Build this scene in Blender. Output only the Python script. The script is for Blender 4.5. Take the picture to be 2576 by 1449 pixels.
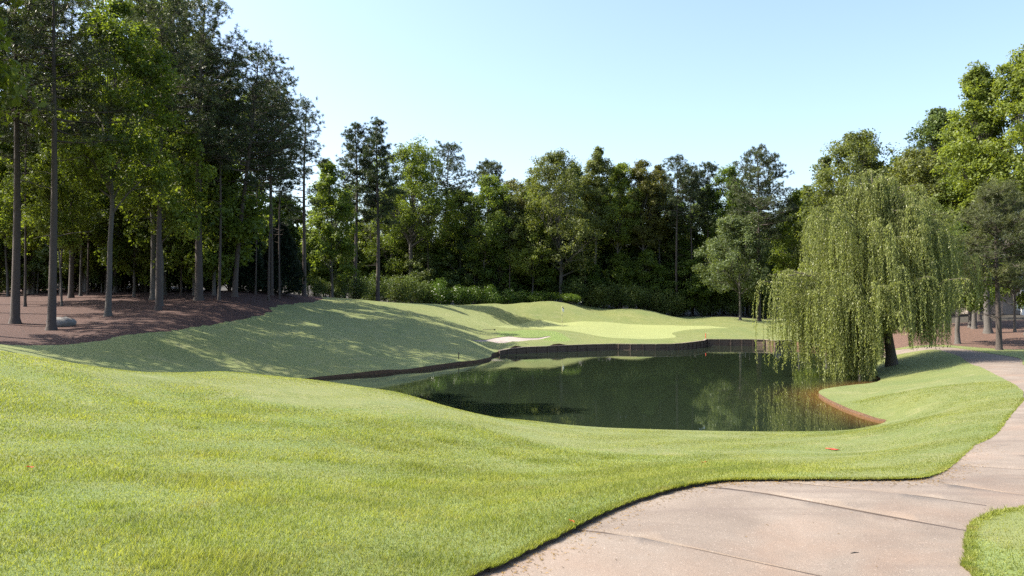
import bpy, math, random
import numpy as np
from mathutils import Vector
from mathutils.geometry import delaunay_2d_cdt

S = bpy.context.scene
C = S.collection
for _o in list(bpy.data.objects):
    bpy.data.objects.remove(_o)

# ------------------------------------------------------------------ camera, sky, sun, exposure
F, CX, CY, HORIZON = 2000.0, 1288.0, 724.5, 775.0     # measured on a 2576-pixel-wide view of the photograph
CAM_H = 3.4                                           # metres above the pond
PITCH = math.atan((HORIZON - CY) / F)
SUN_AZ, SUN_EL = 84.0, 48.0                           # degrees left of straight ahead, degrees above the horizon
cam = bpy.data.cameras.new('camera')
cam.sensor_width = 36.0
cam.lens = 36.0 * F / 2576.0
cam.clip_start, cam.clip_end = 0.1, 20000.0
cam_ob = bpy.data.objects.new('camera', cam)
C.objects.link(cam_ob)
cam_ob.location = (0, 0, CAM_H)
cam_ob.rotation_euler = (math.pi / 2 + PITCH, 0, 0)
S.camera = cam_ob

W = bpy.data.worlds.new('World')
S.world = W
W.use_nodes = True
wn = W.node_tree.nodes
bg = wn.get('Background') or wn.new('ShaderNodeBackground')
sky = wn.new('ShaderNodeTexSky')
sky.sky_type = 'NISHITA'
sky.sun_disc = False
sky.sun_elevation = math.radians(SUN_EL)
sky.sun_rotation = math.radians(-SUN_AZ)
sky.air_density = 1.0
sky.dust_density = 2.2
sky.ozone_density = 1.0
W.node_tree.links.new(sky.outputs[0], bg.inputs['Color'])
bg.inputs['Strength'].default_value = 0.127

sun = bpy.data.lights.new('sun', 'SUN')
sun.energy = 5.0
sun.angle = math.radians(0.5)
sun.color = (1.0, 0.93, 0.80)
sun_ob = bpy.data.objects.new('sun', sun)
C.objects.link(sun_ob)
_a, _e = math.radians(SUN_AZ), math.radians(SUN_EL)
to_sun = Vector((-math.sin(_a) * math.cos(_e), math.cos(_a) * math.cos(_e), math.sin(_e)))
sun_ob.rotation_euler = to_sun.to_track_quat('Z', 'Y').to_euler()
sun_ob.location = to_sun * 200

S.view_settings.view_transform = 'Standard'
S.view_settings.look = 'None'
S.view_settings.exposure = 1.42
S.view_settings.gamma = 1.0
S.render.engine = 'CYCLES'
S.cycles.max_bounces = 8
S.cycles.diffuse_bounces = 5
S.cycles.glossy_bounces = 3
S.cycles.transmission_bounces = 4
S.cycles.transparent_max_bounces = 4
S.cycles.use_denoising = False
S.cycles.sample_clamp_indirect = 6.0


def P(px, py, d):
    """A point seen at a pixel of the 2576-wide view, d metres ahead of the camera."""
    u, v = (px - CX) / F, -(py - CY) / F
    ca, sa = math.cos(PITCH), math.sin(PITCH)
    y, z = ca - v * sa, sa + v * ca
    k = d / y
    return (u * k, d, CAM_H + z * k)


def WX(px, d):
    return P(px, HORIZON, d)[0]


# ------------------------------------------------------------------ object helpers
def tag(o, label=None, cat=None, group=None, kind=None):
    if label: o['label'] = label
    if cat: o['category'] = cat
    if group: o['group'] = group
    if kind: o['kind'] = kind
    return o


def link(name, me, parent=None):
    o = bpy.data.objects.new(name, me)
    C.objects.link(o)
    if parent is not None: o.parent = parent
    return o


def empty(name, loc=(0, 0, 0), rz=0.0):
    o = bpy.data.objects.new(name, None)
    C.objects.link(o)
    o.location = loc
    o.rotation_euler = (0, 0, rz)
    o.empty_display_size = 0.3
    return o


def mesh_np(name, verts, faces, mats, mat_idx=None, smooth=True, rnd=None):
    verts = np.asarray(verts, dtype=np.float32)
    faces = np.asarray(faces, dtype=np.int32)
    me = bpy.data.meshes.new(name)
    n, m, k = len(verts), len(faces), faces.shape[1]
    me.vertices.add(n); me.vertices.foreach_set('co', verts.ravel())
    me.loops.add(m * k); me.loops.foreach_set('vertex_index', faces.ravel())
    me.polygons.add(m); me.polygons.foreach_set('loop_start', np.arange(0, m * k, k, dtype=np.int32))
    for mt in (mats if isinstance(mats, (list, tuple)) else [mats]): me.materials.append(mt)
    if mat_idx is not None: me.polygons.foreach_set('material_index', np.asarray(mat_idx, dtype=np.int32))
    if rnd is not None:
        a = me.attributes.new('rnd', 'FLOAT', 'POINT')
        a.data.foreach_set('value', np.asarray(rnd, dtype=np.float32))
    me.update(calc_edges=True)
    me.polygons.foreach_set('use_smooth', np.full(m, smooth, dtype=bool))
    return me


class MB:
    """Collects boxes, tubes and lathes as quads (triangles repeat a corner) and builds ONE mesh."""
    def __init__(self): self.v, self.f = [], []

    def box(self, c, s, rz=0.0, bev=0.0):
        cx, cy, cz = c; sx, sy, sz = s[0] / 2, s[1] / 2, s[2] / 2
        b = min(bev, sx * .9, sy * .9, sz * .9)
        i = len(self.v)
        co, si = math.cos(rz), math.sin(rz)
        rings = [(-sz, b), (-sz + b, 0), (sz - b, 0), (sz, b)] if b > 0 else [(-sz, 0), (sz, 0)]
        for z, q in rings:
            for x, y in ((-sx + q, -sy + q), (sx - q, -sy + q), (sx - q, sy - q), (-sx + q, sy - q)):
                self.v.append((cx + x * co - y * si, cy + x * si + y * co, cz + z))
        n = len(rings)
        for r in range(n - 1):
            for k in range(4):
                a, bb = i + r * 4 + k, i + r * 4 + (k + 1) % 4
                self.f.append((a, bb, bb + 4, a + 4))
        self.f.append((i + 3, i + 2, i + 1, i)); t = i + (n - 1) * 4
        self.f.append((t, t + 1, t + 2, t + 3))
        return self

    def quad(self, a, b, c, d):
        i = len(self.v); self.v += [tuple(a), tuple(b), tuple(c), tuple(d)]; self.f.append((i, i + 1, i + 2, i + 3)); return self

    def tube(self, pts, rad, sides=6, cap=True):
        pts = np.asarray(pts, float); n = len(pts)
        rad = np.broadcast_to(np.asarray(rad, float), (n,))
        i = len(self.v)
        tan = np.gradient(pts, axis=0)
        ref = np.array((0.31, 0.95, 0.07))
        for k in range(n):
            t = tan[k] / (np.linalg.norm(tan[k]) + 1e-9)
            if abs(t @ ref) > .95: ref = np.array((1., 0., 0.))
            a = np.cross(t, ref); a /= np.linalg.norm(a); b = np.cross(t, a)
            for s in range(sides):
                q = 2 * math.pi * s / sides
                self.v.append(tuple(pts[k] + rad[k] * (math.cos(q) * a + math.sin(q) * b)))
        for k in range(n - 1):
            for s in range(sides):
                a0, a1 = i + k * sides + s, i + k * sides + (s + 1) % sides
                self.f.append((a0, a1, a1 + sides, a0 + sides))
        if cap:
            j = len(self.v); self.v.append(tuple(pts[-1] + (pts[-1] - pts[-2]) * .02))
            for s in range(sides):
                a0, a1 = i + (n - 1) * sides + s, i + (n - 1) * sides + (s + 1) % sides
                self.f.append((a0, a1, j, j))
        return self

    def mesh(self, name, mat, smooth=True):
        v = np.array(self.v, np.float32)
        if any(f[2] == f[3] for f in self.f):
            me = bpy.data.meshes.new(name)
            me.from_pydata([tuple(x) for x in v], [], [f[:3] if f[2] == f[3] else f for f in self.f])
            me.materials.append(mat)
            me.polygons.foreach_set('use_smooth', np.full(len(me.polygons), smooth, dtype=bool))
            return me
        return mesh_np(name, v, np.array(self.f), mat, smooth=smooth)


# ------------------------------------------------------------------ materials
def mat_new(name):
    m = bpy.data.materials.new(name); m.use_nodes = True
    nt = m.node_tree; nt.nodes.clear()
    out = nt.nodes.new('ShaderNodeOutputMaterial')
    return m, nt, out


def N(nt, typ, **kw):
    n = nt.nodes.new(typ)
    for k, v in kw.items():
        if k.startswith('i_'): n.inputs[k[2:].replace('_', ' ')].default_value = v
        else: setattr(n, k, v)
    return n


def L(nt, a, b): nt.links.new(a, b)


def noise(nt, scale, detail=4, rough=.6, coord=None, dist=0.0):
    n = N(nt, 'ShaderNodeTexNoise'); n.inputs['Scale'].default_value = scale
    n.inputs['Detail'].default_value = detail; n.inputs['Roughness'].default_value = rough
    n.inputs['Distortion'].default_value = dist
    if coord is not None: L(nt, coord, n.inputs['Vector'])
    return n


def ramp(nt, fac, stops):
    r = N(nt, 'ShaderNodeValToRGB')
    e = r.color_ramp.elements
    while len(e) < len(stops): e.new(0.5)
    for k, (p, c) in enumerate(stops):
        e[k].position = p; e[k].color = (*c, 1) if len(c) == 3 else c
    L(nt, fac, r.inputs[0]); return r


def mixc(nt, fac, a, b, mode='MIX'):
    m = N(nt, 'ShaderNodeMix', data_type='RGBA', blend_type=mode)
    for sock, v in ((m.inputs[0], fac), (m.inputs[6], a), (m.inputs[7], b)):
        if hasattr(v, 'is_linked'): L(nt, v, sock)
        elif isinstance(v, (int, float)): sock.default_value = v
        else: sock.default_value = (*v, 1)
    return m.outputs[2]


def mapping(nt, coord, scale, rot=(0, 0, 0)):
    m = N(nt, 'ShaderNodeMapping'); m.inputs['Scale'].default_value = scale; m.inputs['Rotation'].default_value = rot
    L(nt, coord, m.inputs['Vector']); return m.outputs[0]


def pos(nt):
    return N(nt, 'ShaderNodeNewGeometry').outputs['Position']


def bump(nt, height, strength, distance):
    b = N(nt, 'ShaderNodeBump'); b.inputs['Strength'].default_value = strength; b.inputs['Distance'].default_value = distance
    L(nt, height, b.inputs['Height']); return b.outputs[0]


def leaf_mat(name, col, trans=.45, var=.35, warm=(1.25, 1.1, .6), spec=.25, rough=.5, tcol=None, drift=1.0):
    """Leaf: reflects and lets light through; varies leaf by leaf (attribute), clump by clump and tree by tree."""
    m, nt, out = mat_new(name)
    at = N(nt, 'ShaderNodeAttribute', attribute_name='rnd')
    oi = N(nt, 'ShaderNodeObjectInfo')
    dark = tuple(c * (1 - var) for c in col)
    lite = tuple(min(1, c * (1 + var) * w) for c, w in zip(col, warm))
    c1 = mixc(nt, at.outputs['Fac'], dark, lite)
    hsv = N(nt, 'ShaderNodeHueSaturation')
    mr = N(nt, 'ShaderNodeMapRange'); L(nt, oi.outputs['Random'], mr.inputs[0])
    mr.inputs[3].default_value = .5 - .015 * drift; mr.inputs[4].default_value = .5 + .015 * drift
    L(nt, mr.outputs[0], hsv.inputs['Hue'])
    mv = N(nt, 'ShaderNodeMapRange'); L(nt, oi.outputs['Random'], mv.inputs[0])
    mv.inputs[3].default_value = 1 + .12 * drift; mv.inputs[4].default_value = 1 - .15 * drift
    L(nt, mv.outputs[0], hsv.inputs['Value'])
    L(nt, c1, hsv.inputs['Color'])
    p = N(nt, 'ShaderNodeBsdfPrincipled'); p.inputs['Roughness'].default_value = rough
    p.inputs['Specular IOR Level'].default_value = spec
    L(nt, hsv.outputs[0], p.inputs['Base Color'])
    t = N(nt, 'ShaderNodeBsdfTranslucent')
    tc = mixc(nt, 1.0, hsv.outputs[0], tcol or (1.5, 1.45, .55), 'MULTIPLY')
    L(nt, tc, t.inputs['Color'])
    mx = N(nt, 'ShaderNodeMixShader'); mx.inputs[0].default_value = trans
    L(nt, p.outputs[0], mx.inputs[1]); L(nt, t.outputs[0], mx.inputs[2]); L(nt, mx.outputs[0], out.inputs[0])
    return m


def bark_mat(name, a, b, scale=6.0):
    m, nt, out = mat_new(name)
    co = N(nt, 'ShaderNodeTexCoord').outputs['Object']
    n1 = noise(nt, scale, 6, .7, mapping(nt, co, (3, 3, .5)))
    n2 = noise(nt, scale * .25, 3, .5, co)
    c = mixc(nt, n1.outputs['Fac'], a, b)
    c = mixc(nt, n2.outputs['Fac'], c, tuple(x * .7 for x in b))
    p = N(nt, 'ShaderNodeBsdfPrincipled'); p.inputs['Roughness'].default_value = .9
    L(nt, c, p.inputs['Base Color']); L(nt, bump(nt, n1.outputs['Fac'], .8, .04), p.inputs['Normal'])
    L(nt, p.outputs[0], out.inputs[0]); return m


def plain_mat(name, col, rough=.6, var=.15, scale=8.0, metal=0.0, bmp=0.0):
    m, nt, out = mat_new(name)
    n = noise(nt, scale, 5, .6, N(nt, 'ShaderNodeTexCoord').outputs['Object'])
    c = mixc(nt, n.outputs['Fac'], tuple(x * (1 - var) for x in col), tuple(min(1, x * (1 + var)) for x in col))
    p = N(nt, 'ShaderNodeBsdfPrincipled'); p.inputs['Roughness'].default_value = rough; p.inputs['Metallic'].default_value = metal
    L(nt, c, p.inputs['Base Color'])
    if bmp: L(nt, bump(nt, n.outputs['Fac'], .6, bmp), p.inputs['Normal'])
    L(nt, p.outputs[0], out.inputs[0]); return m


def turf_mat(name, a, b, c, fine=60., bmp=.02, dry=None, dryfac=.5, stripe=0.0):
    """Mown turf: fine blade grain, soft patches, worn drier patches."""
    m, nt, out = mat_new(name)
    co = pos(nt)
    nf = noise(nt, fine, 3, .7, mapping(nt, co, (1, 1, .3)))
    nm = noise(nt, 2.2, 5, .65, co)
    nl = noise(nt, .22, 4, .55, co, .6)
    nk = noise(nt, 9., 4, .7, mapping(nt, co, (1, .6, 1), (0, 0, .4)))
    a = mixc(nt, 1.0, a, ramp(nt, nk.outputs['Fac'], [(.3, (.72, .74, .72)), (.7, (1.25, 1.22, 1.2))]).outputs[0], 'MULTIPLY')
    col = mixc(nt, ramp(nt, nm.outputs['Fac'], [(.35, (0, 0, 0)), (.68, (1, 1, 1))]).outputs[0], a, b)
    col = mixc(nt, ramp(nt, nl.outputs['Fac'], [(.4, (0, 0, 0)), (.62, (1, 1, 1))]).outputs[0], col, c)
    if dry:
        nd = noise(nt, .9, 6, .7, co, 1.2)
        f = ramp(nt, nd.outputs['Fac'], [(.5, (0, 0, 0)), (.68, (dryfac,) * 3)])
        col = mixc(nt, f.outputs[0], col, dry)
    if stripe:
        wv = N(nt, 'ShaderNodeTexWave'); wv.inputs['Scale'].default_value = .33; wv.inputs['Distortion'].default_value = 1.5
        L(nt, mapping(nt, co, (.35, 1, 0)), wv.inputs['Vector'])
        col = mixc(nt, stripe, col, mixc(nt, wv.outputs['Fac'], col, b))
    fr = ramp(nt, nf.outputs['Fac'], [(.3, (.62, .62, .62)), (.72, (1.25, 1.25, 1.25))])
    col = mixc(nt, 1.0, col, fr.outputs[0], 'MULTIPLY')
    p = N(nt, 'ShaderNodeBsdfPrincipled'); p.inputs['Roughness'].default_value = .75
    p.inputs['Specular IOR Level'].default_value = .2
    p.inputs['Sheen Weight'].default_value = .25
    p.inputs['Sheen Roughness'].default_value = .4
    p.inputs['Sheen Tint'].default_value = (.8, .9, .5, 1)
    L(nt, col, p.inputs['Base Color'])
    hb = N(nt, 'ShaderNodeMath', operation='ADD'); L(nt, nf.outputs['Fac'], hb.inputs[0]); L(nt, nm.outputs['Fac'], hb.inputs[1])
    L(nt, bump(nt, hb.outputs[0], .7, bmp), p.inputs['Normal'])
    L(nt, p.outputs[0], out.inputs[0]); return m


def litter_mat(name, cols, fine=9., bmp=.06):
    m, nt, out = mat_new(name)
    co = pos(nt)
    n1 = noise(nt, fine, 7, .75, mapping(nt, co, (1, 1, 1), (0, 0, .5)))
    n2 = noise(nt, .45, 5, .6, co, .8)
    n3 = noise(nt, 45., 3, .7, mapping(nt, co, (1, .35, 1), (0, 0, .9)))
    c = ramp(nt, n1.outputs['Fac'], [(.3, cols[0]), (.52, cols[1]), (.75, cols[2])]).outputs[0]
    c = mixc(nt, ramp(nt, n2.outputs['Fac'], [(.4, (0, 0, 0)), (.65, (1, 1, 1))]).outputs[0], c, mixc(nt, .5, c, cols[1]))
    c = mixc(nt, 1.0, c, ramp(nt, n3.outputs['Fac'], [(.3, (.6, .6, .6)), (.7, (1.3, 1.3, 1.3))]).outputs[0], 'MULTIPLY')
    p = N(nt, 'ShaderNodeBsdfPrincipled'); p.inputs['Roughness'].default_value = .9
    L(nt, c, p.inputs['Base Color']); L(nt, bump(nt, n1.outputs['Fac'], .9, bmp), p.inputs['Normal'])
    L(nt, p.outputs[0], out.inputs[0]); return m


M = {}
M['needles'] = leaf_mat('pine_needles', (.050, .072, .038), .28, .4, (1.2, 1.1, .8), .35, .45, (1.3, 1.3, .5))
M['needles_grey'] = leaf_mat('grey_pine_needles', (.100, .122, .066), .3, .4, (1.2, 1.05, .8), .3, .5)
M['leaf_mid'] = leaf_mat('leaf_mid_green', (.098, .150, .040), .5)
M['leaf_bright'] = leaf_mat('leaf_bright_green', (.120, .172, .042), .5, .35, (1.15, 1.08, .8))
M['leaf_olive'] = leaf_mat('leaf_olive', (.098, .125, .046), .42, .35, (1.15, 1.1, .8))
M['leaf_dark'] = leaf_mat('leaf_dark_green', (.080, .120, .048), .35)
M['leaf_silver'] = leaf_mat('leaf_silvery_green', (.100, .135, .062), .4, .35, (1.1, 1.05, .9))
M['leaf_amber'] = leaf_mat('leaf_amber_green', (.110, .115, .036), .4, .35, (1.15, 1.05, .8))
M['leaf_shrub'] = leaf_mat('leaf_shrub', (.080, .138, .028), .35, .35, (1.15, 1.05, .7), .4, .35)
M['cedar'] = leaf_mat('cedar_scales', (.014, .026, .016), .1, .4, (1.1, 1.1, .9))
M['willow'] = leaf_mat('willow_leaf', (.228, .262, .098), .5, .38, (1.15, 1.08, .95), .35, .4, (1.3, 1.35, .7), 0.0)
M['bark_pine'] = bark_mat('pine_bark', (.028, .023, .022), (.095, .074, .064))
M['bark_grey'] = bark_mat('grey_bark', (.040, .036, .032), (.125, .112, .10))
M['bark_willow'] = bark_mat('willow_bark', (.03, .025, .02), (.11, .09, .07))
M['rough'] = turf_mat('rough_turf', (.112, .150, .032), (.140, .165, .045), (.105, .148, .034), 70, .03, (.24, .22, .10), .45)
M['fairway'] = turf_mat('fairway_turf', (.112, .130, .032), (.140, .150, .043), (.098, .124, .032), 55, .02, (.23, .21, .11), .5, .35)
M['green'] = turf_mat('putting_turf', (.215, .235, .085), (.23, .245, .095), (.205, .225, .082), 90, .004)
M['bunkerface'] = turf_mat('bunker_face_turf', (.105, .16, .024), (.13, .175, .03), (.105, .155, .026), 18, .12)
M['straw'] = litter_mat('pine_straw', [(.013, .005, .003), (.048, .015, .008), (.105, .040, .021)])
M['litter'] = litter_mat('leaf_litter', [(.035, .019, .013), (.10, .054, .036), (.19, .12, .085)], 7.)
M['floor'] = litter_mat('forest_floor', [(.012, .011, .008), (.032, .026, .017), (.065, .05, .034)])
M['soil'] = litter_mat('soil_edge', [(.03, .022, .015), (.08, .056, .038), (.15, .105, .07)], 14.)
M['clay'] = litter_mat('clay_bank', [(.05, .028, .016), (.13, .072, .040), (.22, .13, .075)], 10.)
M['sand'] = litter_mat('bunker_sand', [(.22, .18, .155), (.29, .245, .215), (.36, .315, .28)], 3., .03)


def path_mat():
    m, nt, out = mat_new('path_concrete')
    co = pos(nt)
    a = noise(nt, .9, 6, .65, co, .5); b = noise(nt, 22., 5, .75, co); c = noise(nt, 160., 2, .6, co)
    col = ramp(nt, a.outputs['Fac'], [(.3, (.130, .101, .080)), (.5, (.168, .134, .107)), (.7, (.208, .170, .139))]).outputs[0]
    # chips of pale aggregate worn out of the surface
    vor = N(nt, 'ShaderNodeTexVoronoi'); vor.inputs['Scale'].default_value = 46.; L(nt, mapping(nt, co, (1, 1, 1)), vor.inputs['Vector'])
    chips = ramp(nt, vor.outputs['Distance'], [(.12, (1, 1, 1)), (.34, (0, 0, 0))]).outputs[0]
    sel = ramp(nt, b.outputs['Fac'], [(.47, (0, 0, 0)), (.60, (.5, .5, .5))]).outputs[0]
    f = mixc(nt, 1.0, chips, sel, 'MULTIPLY')
    col = mixc(nt, f, col, (.42, .36, .32))
    pits = ramp(nt, c.outputs['Fac'], [(.28, (.62, .62, .62)), (.5, (1, 1, 1)), (.75, (1.12, 1.12, 1.12))]).outputs[0]
    col = mixc(nt, 1.0, col, pits, 'MULTIPLY')
    # rubbed-in tyre marks running along the path
    tw = noise(nt, 1.0, 4, .6, mapping(nt, co, (.25, 3.2, 1), (0, 0, math.radians(24))))
    tm = ramp(nt, tw.outputs['Fac'], [(.53, (0, 0, 0)), (.68, (.5, .5, .5))]).outputs[0]
    col = mixc(nt, tm, col, (.12, .092, .076))
    dirt = noise(nt, .35, 5, .6, co, 1.0)
    col = mixc(nt, ramp(nt, dirt.outputs['Fac'], [(.5, (0, 0, 0)), (.72, (.45, .45, .45))]).outputs[0], col, (.21, .125, .08))
    p = N(nt, 'ShaderNodeBsdfPrincipled'); p.inputs['Roughness'].default_value = .82
    L(nt, col, p.inputs['Base Color'])
    hb = N(nt, 'ShaderNodeMath', operation='ADD'); L(nt, b.outputs['Fac'], hb.inputs[0]); L(nt, c.outputs['Fac'], hb.inputs[1])
    L(nt, bump(nt, hb.outputs[0], .5, .006), p.inputs['Normal'])
    L(nt, p.outputs[0], out.inputs[0]); return m


M['path'] = path_mat()
M['joint'] = plain_mat('path_joint', (.05, .036, .03), .95, .4, 30)


def water_mat():
    m, nt, out = mat_new('pond_water')
    co = pos(nt)
    at = N(nt, 'ShaderNodeAttribute', attribute_name='rnd')       # how shallow: clay bottom stirred up near the bank
    n0 = noise(nt, .8, 4, .6, co)
    col = mixc(nt, at.outputs['Fac'], (.014, .021, .012), (.17, .080, .024))
    p = N(nt, 'ShaderNodeBsdfPrincipled'); p.inputs['Roughness'].default_value = .015; p.inputs['IOR'].default_value = 1.333
    L(nt, col, p.inputs['Base Color'])
    a = noise(nt, 1.5, 3, .55, mapping(nt, co, (.55, 1.3, 1), (0, 0, .15)))
    b = noise(nt, 6.0, 2, .5, mapping(nt, co, (.5, 1.3, 1), (0, 0, -.2)))
    patch = ramp(nt, noise(nt, .09, 3, .5, co, .5).outputs['Fac'], [(.4, (.15, .15, .15)), (.6, (1, 1, 1))]).outputs[0]
    mm = N(nt, 'ShaderNodeMath', operation='MULTIPLY_ADD'); L(nt, b.outputs['Fac'], mm.inputs[0]); mm.inputs[1].default_value = .22; L(nt, a.outputs['Fac'], mm.inputs[2])
    m2 = N(nt, 'ShaderNodeMath', operation='MULTIPLY'); L(nt, mm.outputs[0], m2.inputs[0]); L(nt, patch, m2.inputs[1])
    L(nt, bump(nt, m2.outputs[0], .35, .006), p.inputs['Normal'])
    L(nt, p.outputs[0], out.inputs[0]); return m


M['water'] = water_mat()

# ------------------------------------------------------------------ terrain: control points (view pixel x, y, metres ahead)
CP = [
 # near lawn and the crest of the bank
 (0, 1449, 4.2), (0, 1250, 6.3), (0, 1100, 9.5), (0, 1000, 12.), (0, 940, 14.2), (0, 884, 17.), (100, 912, 16.), (200, 932, 16.),
 (300, 948, 16.5), (-200, 860, 17.), (-300, 1100, 9.), (400, 1300, 5.9), (400, 1100, 10.5), (400, 1000, 15.), (450, 939, 21.5), (560, 936, 22.3),
 (650, 942, 22.), (800, 957, 21.6), (800, 1000, 18.), (800, 1100, 12.), (800, 1300, 6.1), (1000, 987, 21.5), (1000, 1050, 16.), (1000, 1150, 11.5),
 (1200, 1041, 21.3), (1200, 1200, 10.6), (1200, 1300, 6.7), (1400, 1120, 16.), (1500, 1150, 14.), (1500, 1210, 9.2),
 (1800, 1130, 15.5), (2000, 1130, 15.3), (2000, 1172, 10.2), (1800, 1185, 9.6), (2200, 1130, 14.6), (2200, 1175, 9.6), (2350, 1100, 14.2),
 # the path
 (1170, 1449, 4.75), (1500, 1295, 6.15), (1700, 1225, 7.1), (1900, 1205, 7.45), (2200, 1203, 7.45), (2320, 1198, 7.6), (2400, 1166, 8.8), (2456, 1116, 11.),
 (2517, 1075, 13.6), (2552, 1031, 17.), (2574, 987, 21.5), (2526, 953, 26.4), (2465, 922, 32.6), (2417, 898, 38.6), (2378, 885, 41.8), (2347, 879, 43.5),
 (2576, 918, 34.), (2526, 902, 37.8), (2460, 887, 41.4), (2700, 1100, 11.8), (2576, 1277, 6.35), (2443, 1332, 5.7), (2450, 1449, 4.75), (2800, 1449, 4.7),
 (1900, 1449, 4.75), (1900, 1330, 5.75), (2576, 1380, 5.2),
 # the right-hand peninsula
 (2140, 1000, 29.), (2200, 1000, 27.), (2300, 1000, 25.), (2400, 1000, 23.), (2500, 1000, 21.2), (2300, 960, 33.), (2300, 940, 36.), (2350, 920, 37.8), (2240, 918, 40.),
 (2300, 880, 46.), (2350, 1050, 17.5), (2450, 1050, 15.8), (2300, 850, 52.), (2450, 860, 48.), (2450, 800, 66.), (2550, 800, 62.), (2650, 850, 48.), (2800, 900, 36.), (2200, 850, 57.), (2050, 845, 75.),
 # left fairway, straw bank
 (500, 930, 35.), (300, 925, 32.), (100, 900, 29.5), (0, 878, 28.), (0, 866, 33.), (-250, 850, 30.), (230, 860, 36.), (320, 842, 38.), (440, 830, 41.), (560, 812, 46.), (670, 790, 52.), (740, 766, 60.), (800, 757, 67.),
 (130, 830, 40.), (270, 795, 45.), (398, 780, 48.), (490, 765, 51.), (588, 745, 56.), (0, 800, 44.), (700, 735, 68.), (500, 735, 64.), (200, 735, 62.), (-300, 740, 60.),
 (700, 862, 44.), (900, 872, 46.), (900, 805, 58.), (1000, 763, 78.), (880, 752, 73.), (760, 820, 50.), (1000, 900, 46.), (1100, 840, 58.), (1150, 802, 75.), (1190, 862, 57.), (1150, 893, 50.), (600, 880, 40.),
 (800, 920, 40.), (1000, 925, 43.),
 # mounds and green
 (1100, 766, 85.), (1250, 768, 93.), (1320, 762, 98.), (1350, 760.5, 100.), (1380, 760, 100.), (1412, 764, 101.), (1450, 774, 101.), (1475, 781, 102.), (1500, 784, 104.), (1530, 782, 104.), (1562, 778, 104.), (1600, 776.5, 104.), (1640, 782, 104.), (1690, 795, 104.), (1740, 803, 104.), (1785, 800, 103.), (1830, 798.5, 101.), (1870, 802, 100.), (1900, 807, 98.), (1945, 809, 97.),
 (1216, 803, 84.), (1411, 797, 94.), (1548, 801, 95.), (1640, 806, 95.), (1308, 816, 89.), (1411, 814, 92.), (1582, 815, 92.), (1718, 819, 90.), (1821, 824, 85.), (1735, 829, 83.), (1690, 840, 77.), (1565, 852, 71.), (1650, 853, 71.),
 (1445, 834, 79.), (1260, 825, 83.), (1414, 820, 88.), (1500, 862, 67.), (1380, 866, 65.5), (1250, 872, 61.5), (1773, 851, 74.), (1880, 850, 76.), (2000, 850, 77.), (1950, 830, 85.), (1325, 830, 72.), (1400, 840, 70.), (1260, 833, 72.),
 (1200, 852, 62.), (1290, 860, 60.), (1390, 855, 63.),
]
cpw = [P(*c) for c in CP]
# ground nobody sees from the camera, in metres
cpw += [(x, y, z) for x, y, z in [
 (-13, 24, 1.35), (-9, 26, .9), (-5, 26, .5), (-14, 28, 1.1), (-18, 24, 2.1), (-25, 20, 2.6), (-30, 30, 2.4), (-35, 40, 2.8), (-12, 32, .75), (-40, 60, 4.2), (-60, 40, 4), (-70, 80, 5),
 (0, 0, 1.8), (3, 2, 1.8), (0, -8, 1.9), (-8, -6, 2.1), (8, -6, 1.8), (-8, 2, 2.0), (-20, 5, 2.6), (12, 4, 1.8), (20, 8, 1.7), (20, 20, 1.3), (30, 30, 1.3), (-40, -20, 3), (40, -20, 2), (0, -40, 2),
 (0, 112, 2.4), (20, 114, 2.2), (35, 112, 2.0), (-15, 108, 3.3), (-25, 95, 4.2), (50, 112, 2.2), (0, 140, 6), (40, 140, 6), (-40, 140, 8), (60, 90, 3.5), (80, 60, 3.), (45, 80, 2.9), (34, 95, 2.),
 (120, 120, 9), (-120, 120, 10), (120, 0, 3), (-120, 0, 5), (0, 260, 24), (200, 260, 24), (-200, 260, 24), (-90, 200, 18), (90, 200, 18), (0, 190, 15), (-70, 110, 7.5), (75, 110, 6)]]

# shore of the pond: (view x, y on the water plane, height of the bank above the water there)
def on_water(px, py): return P(px, py, F * CAM_H / (py - HORIZON) * 1.0)
def ray_water(px, py):
    a = P(px, py, 1.0); k = CAM_H / (CAM_H - a[2]); return (a[0] * k, k)

shore = []     # (x, y, bank height, kind)
for px, py, h in [(2230, 1064, .06), (2200, 1056, .08), (2140, 1036, .09), (2095, 1016, .10), (2068, 1001, .10), (2060, 992, .09), (2075, 984, .10), (2150, 972, .08), (2215, 962, .10), (2196, 948, .14), (2185, 938, .15), (2170, 922, .12), (2130, 903, .12), (2080, 886, .2)]:
    shore.append((*ray_water(px, py), h, 'clay'))
WALL = [(2000, 871.3, .50), (1950, 872.6, .50), (1926, 870.5, .52), (1896, 869.8, .52), (1830, 869.4, .52), (1775, 869.2, .52), (1770, 872.5, .51), (1745, 876, .49), (1718, 879, .47), (1694, 880.4, .45), (1650, 881.2, .44), (1602, 881, .44), (1547, 880.2, .44), (1493, 881.6, .44), (1436, 884, .44), (1377, 886.2, .42), (1317, 888.6, .40), (1281, 890.5, .33), (1254, 892.5, .24)]
for px, py, h in WALL:
    shore.append((*ray_water(px, py), h, 'wall'))
for px, py, h in [(1238, 896, .18), (1236, 901, .17), (1231, 905, .16), (1216, 909, .17), (1195, 913.5, .18), (1137, 920, .18), (1069, 930, .19), (980, 938, .18), (900, 945, .15), (830, 951, .12), (770, 957, .10), (700, 965, .08)]:
    shore.append((*ray_water(px, py), h, 'clay'))
for x, y, h in [(-10.2, 33.2, .08), (-8.8, 31.6, .08), (-6.6, 29.8, .08), (-3.6, 26.6, .08), (-1.0, 24.2, .08)]:
    shore.append((x, y, h, 'grass'))
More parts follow.
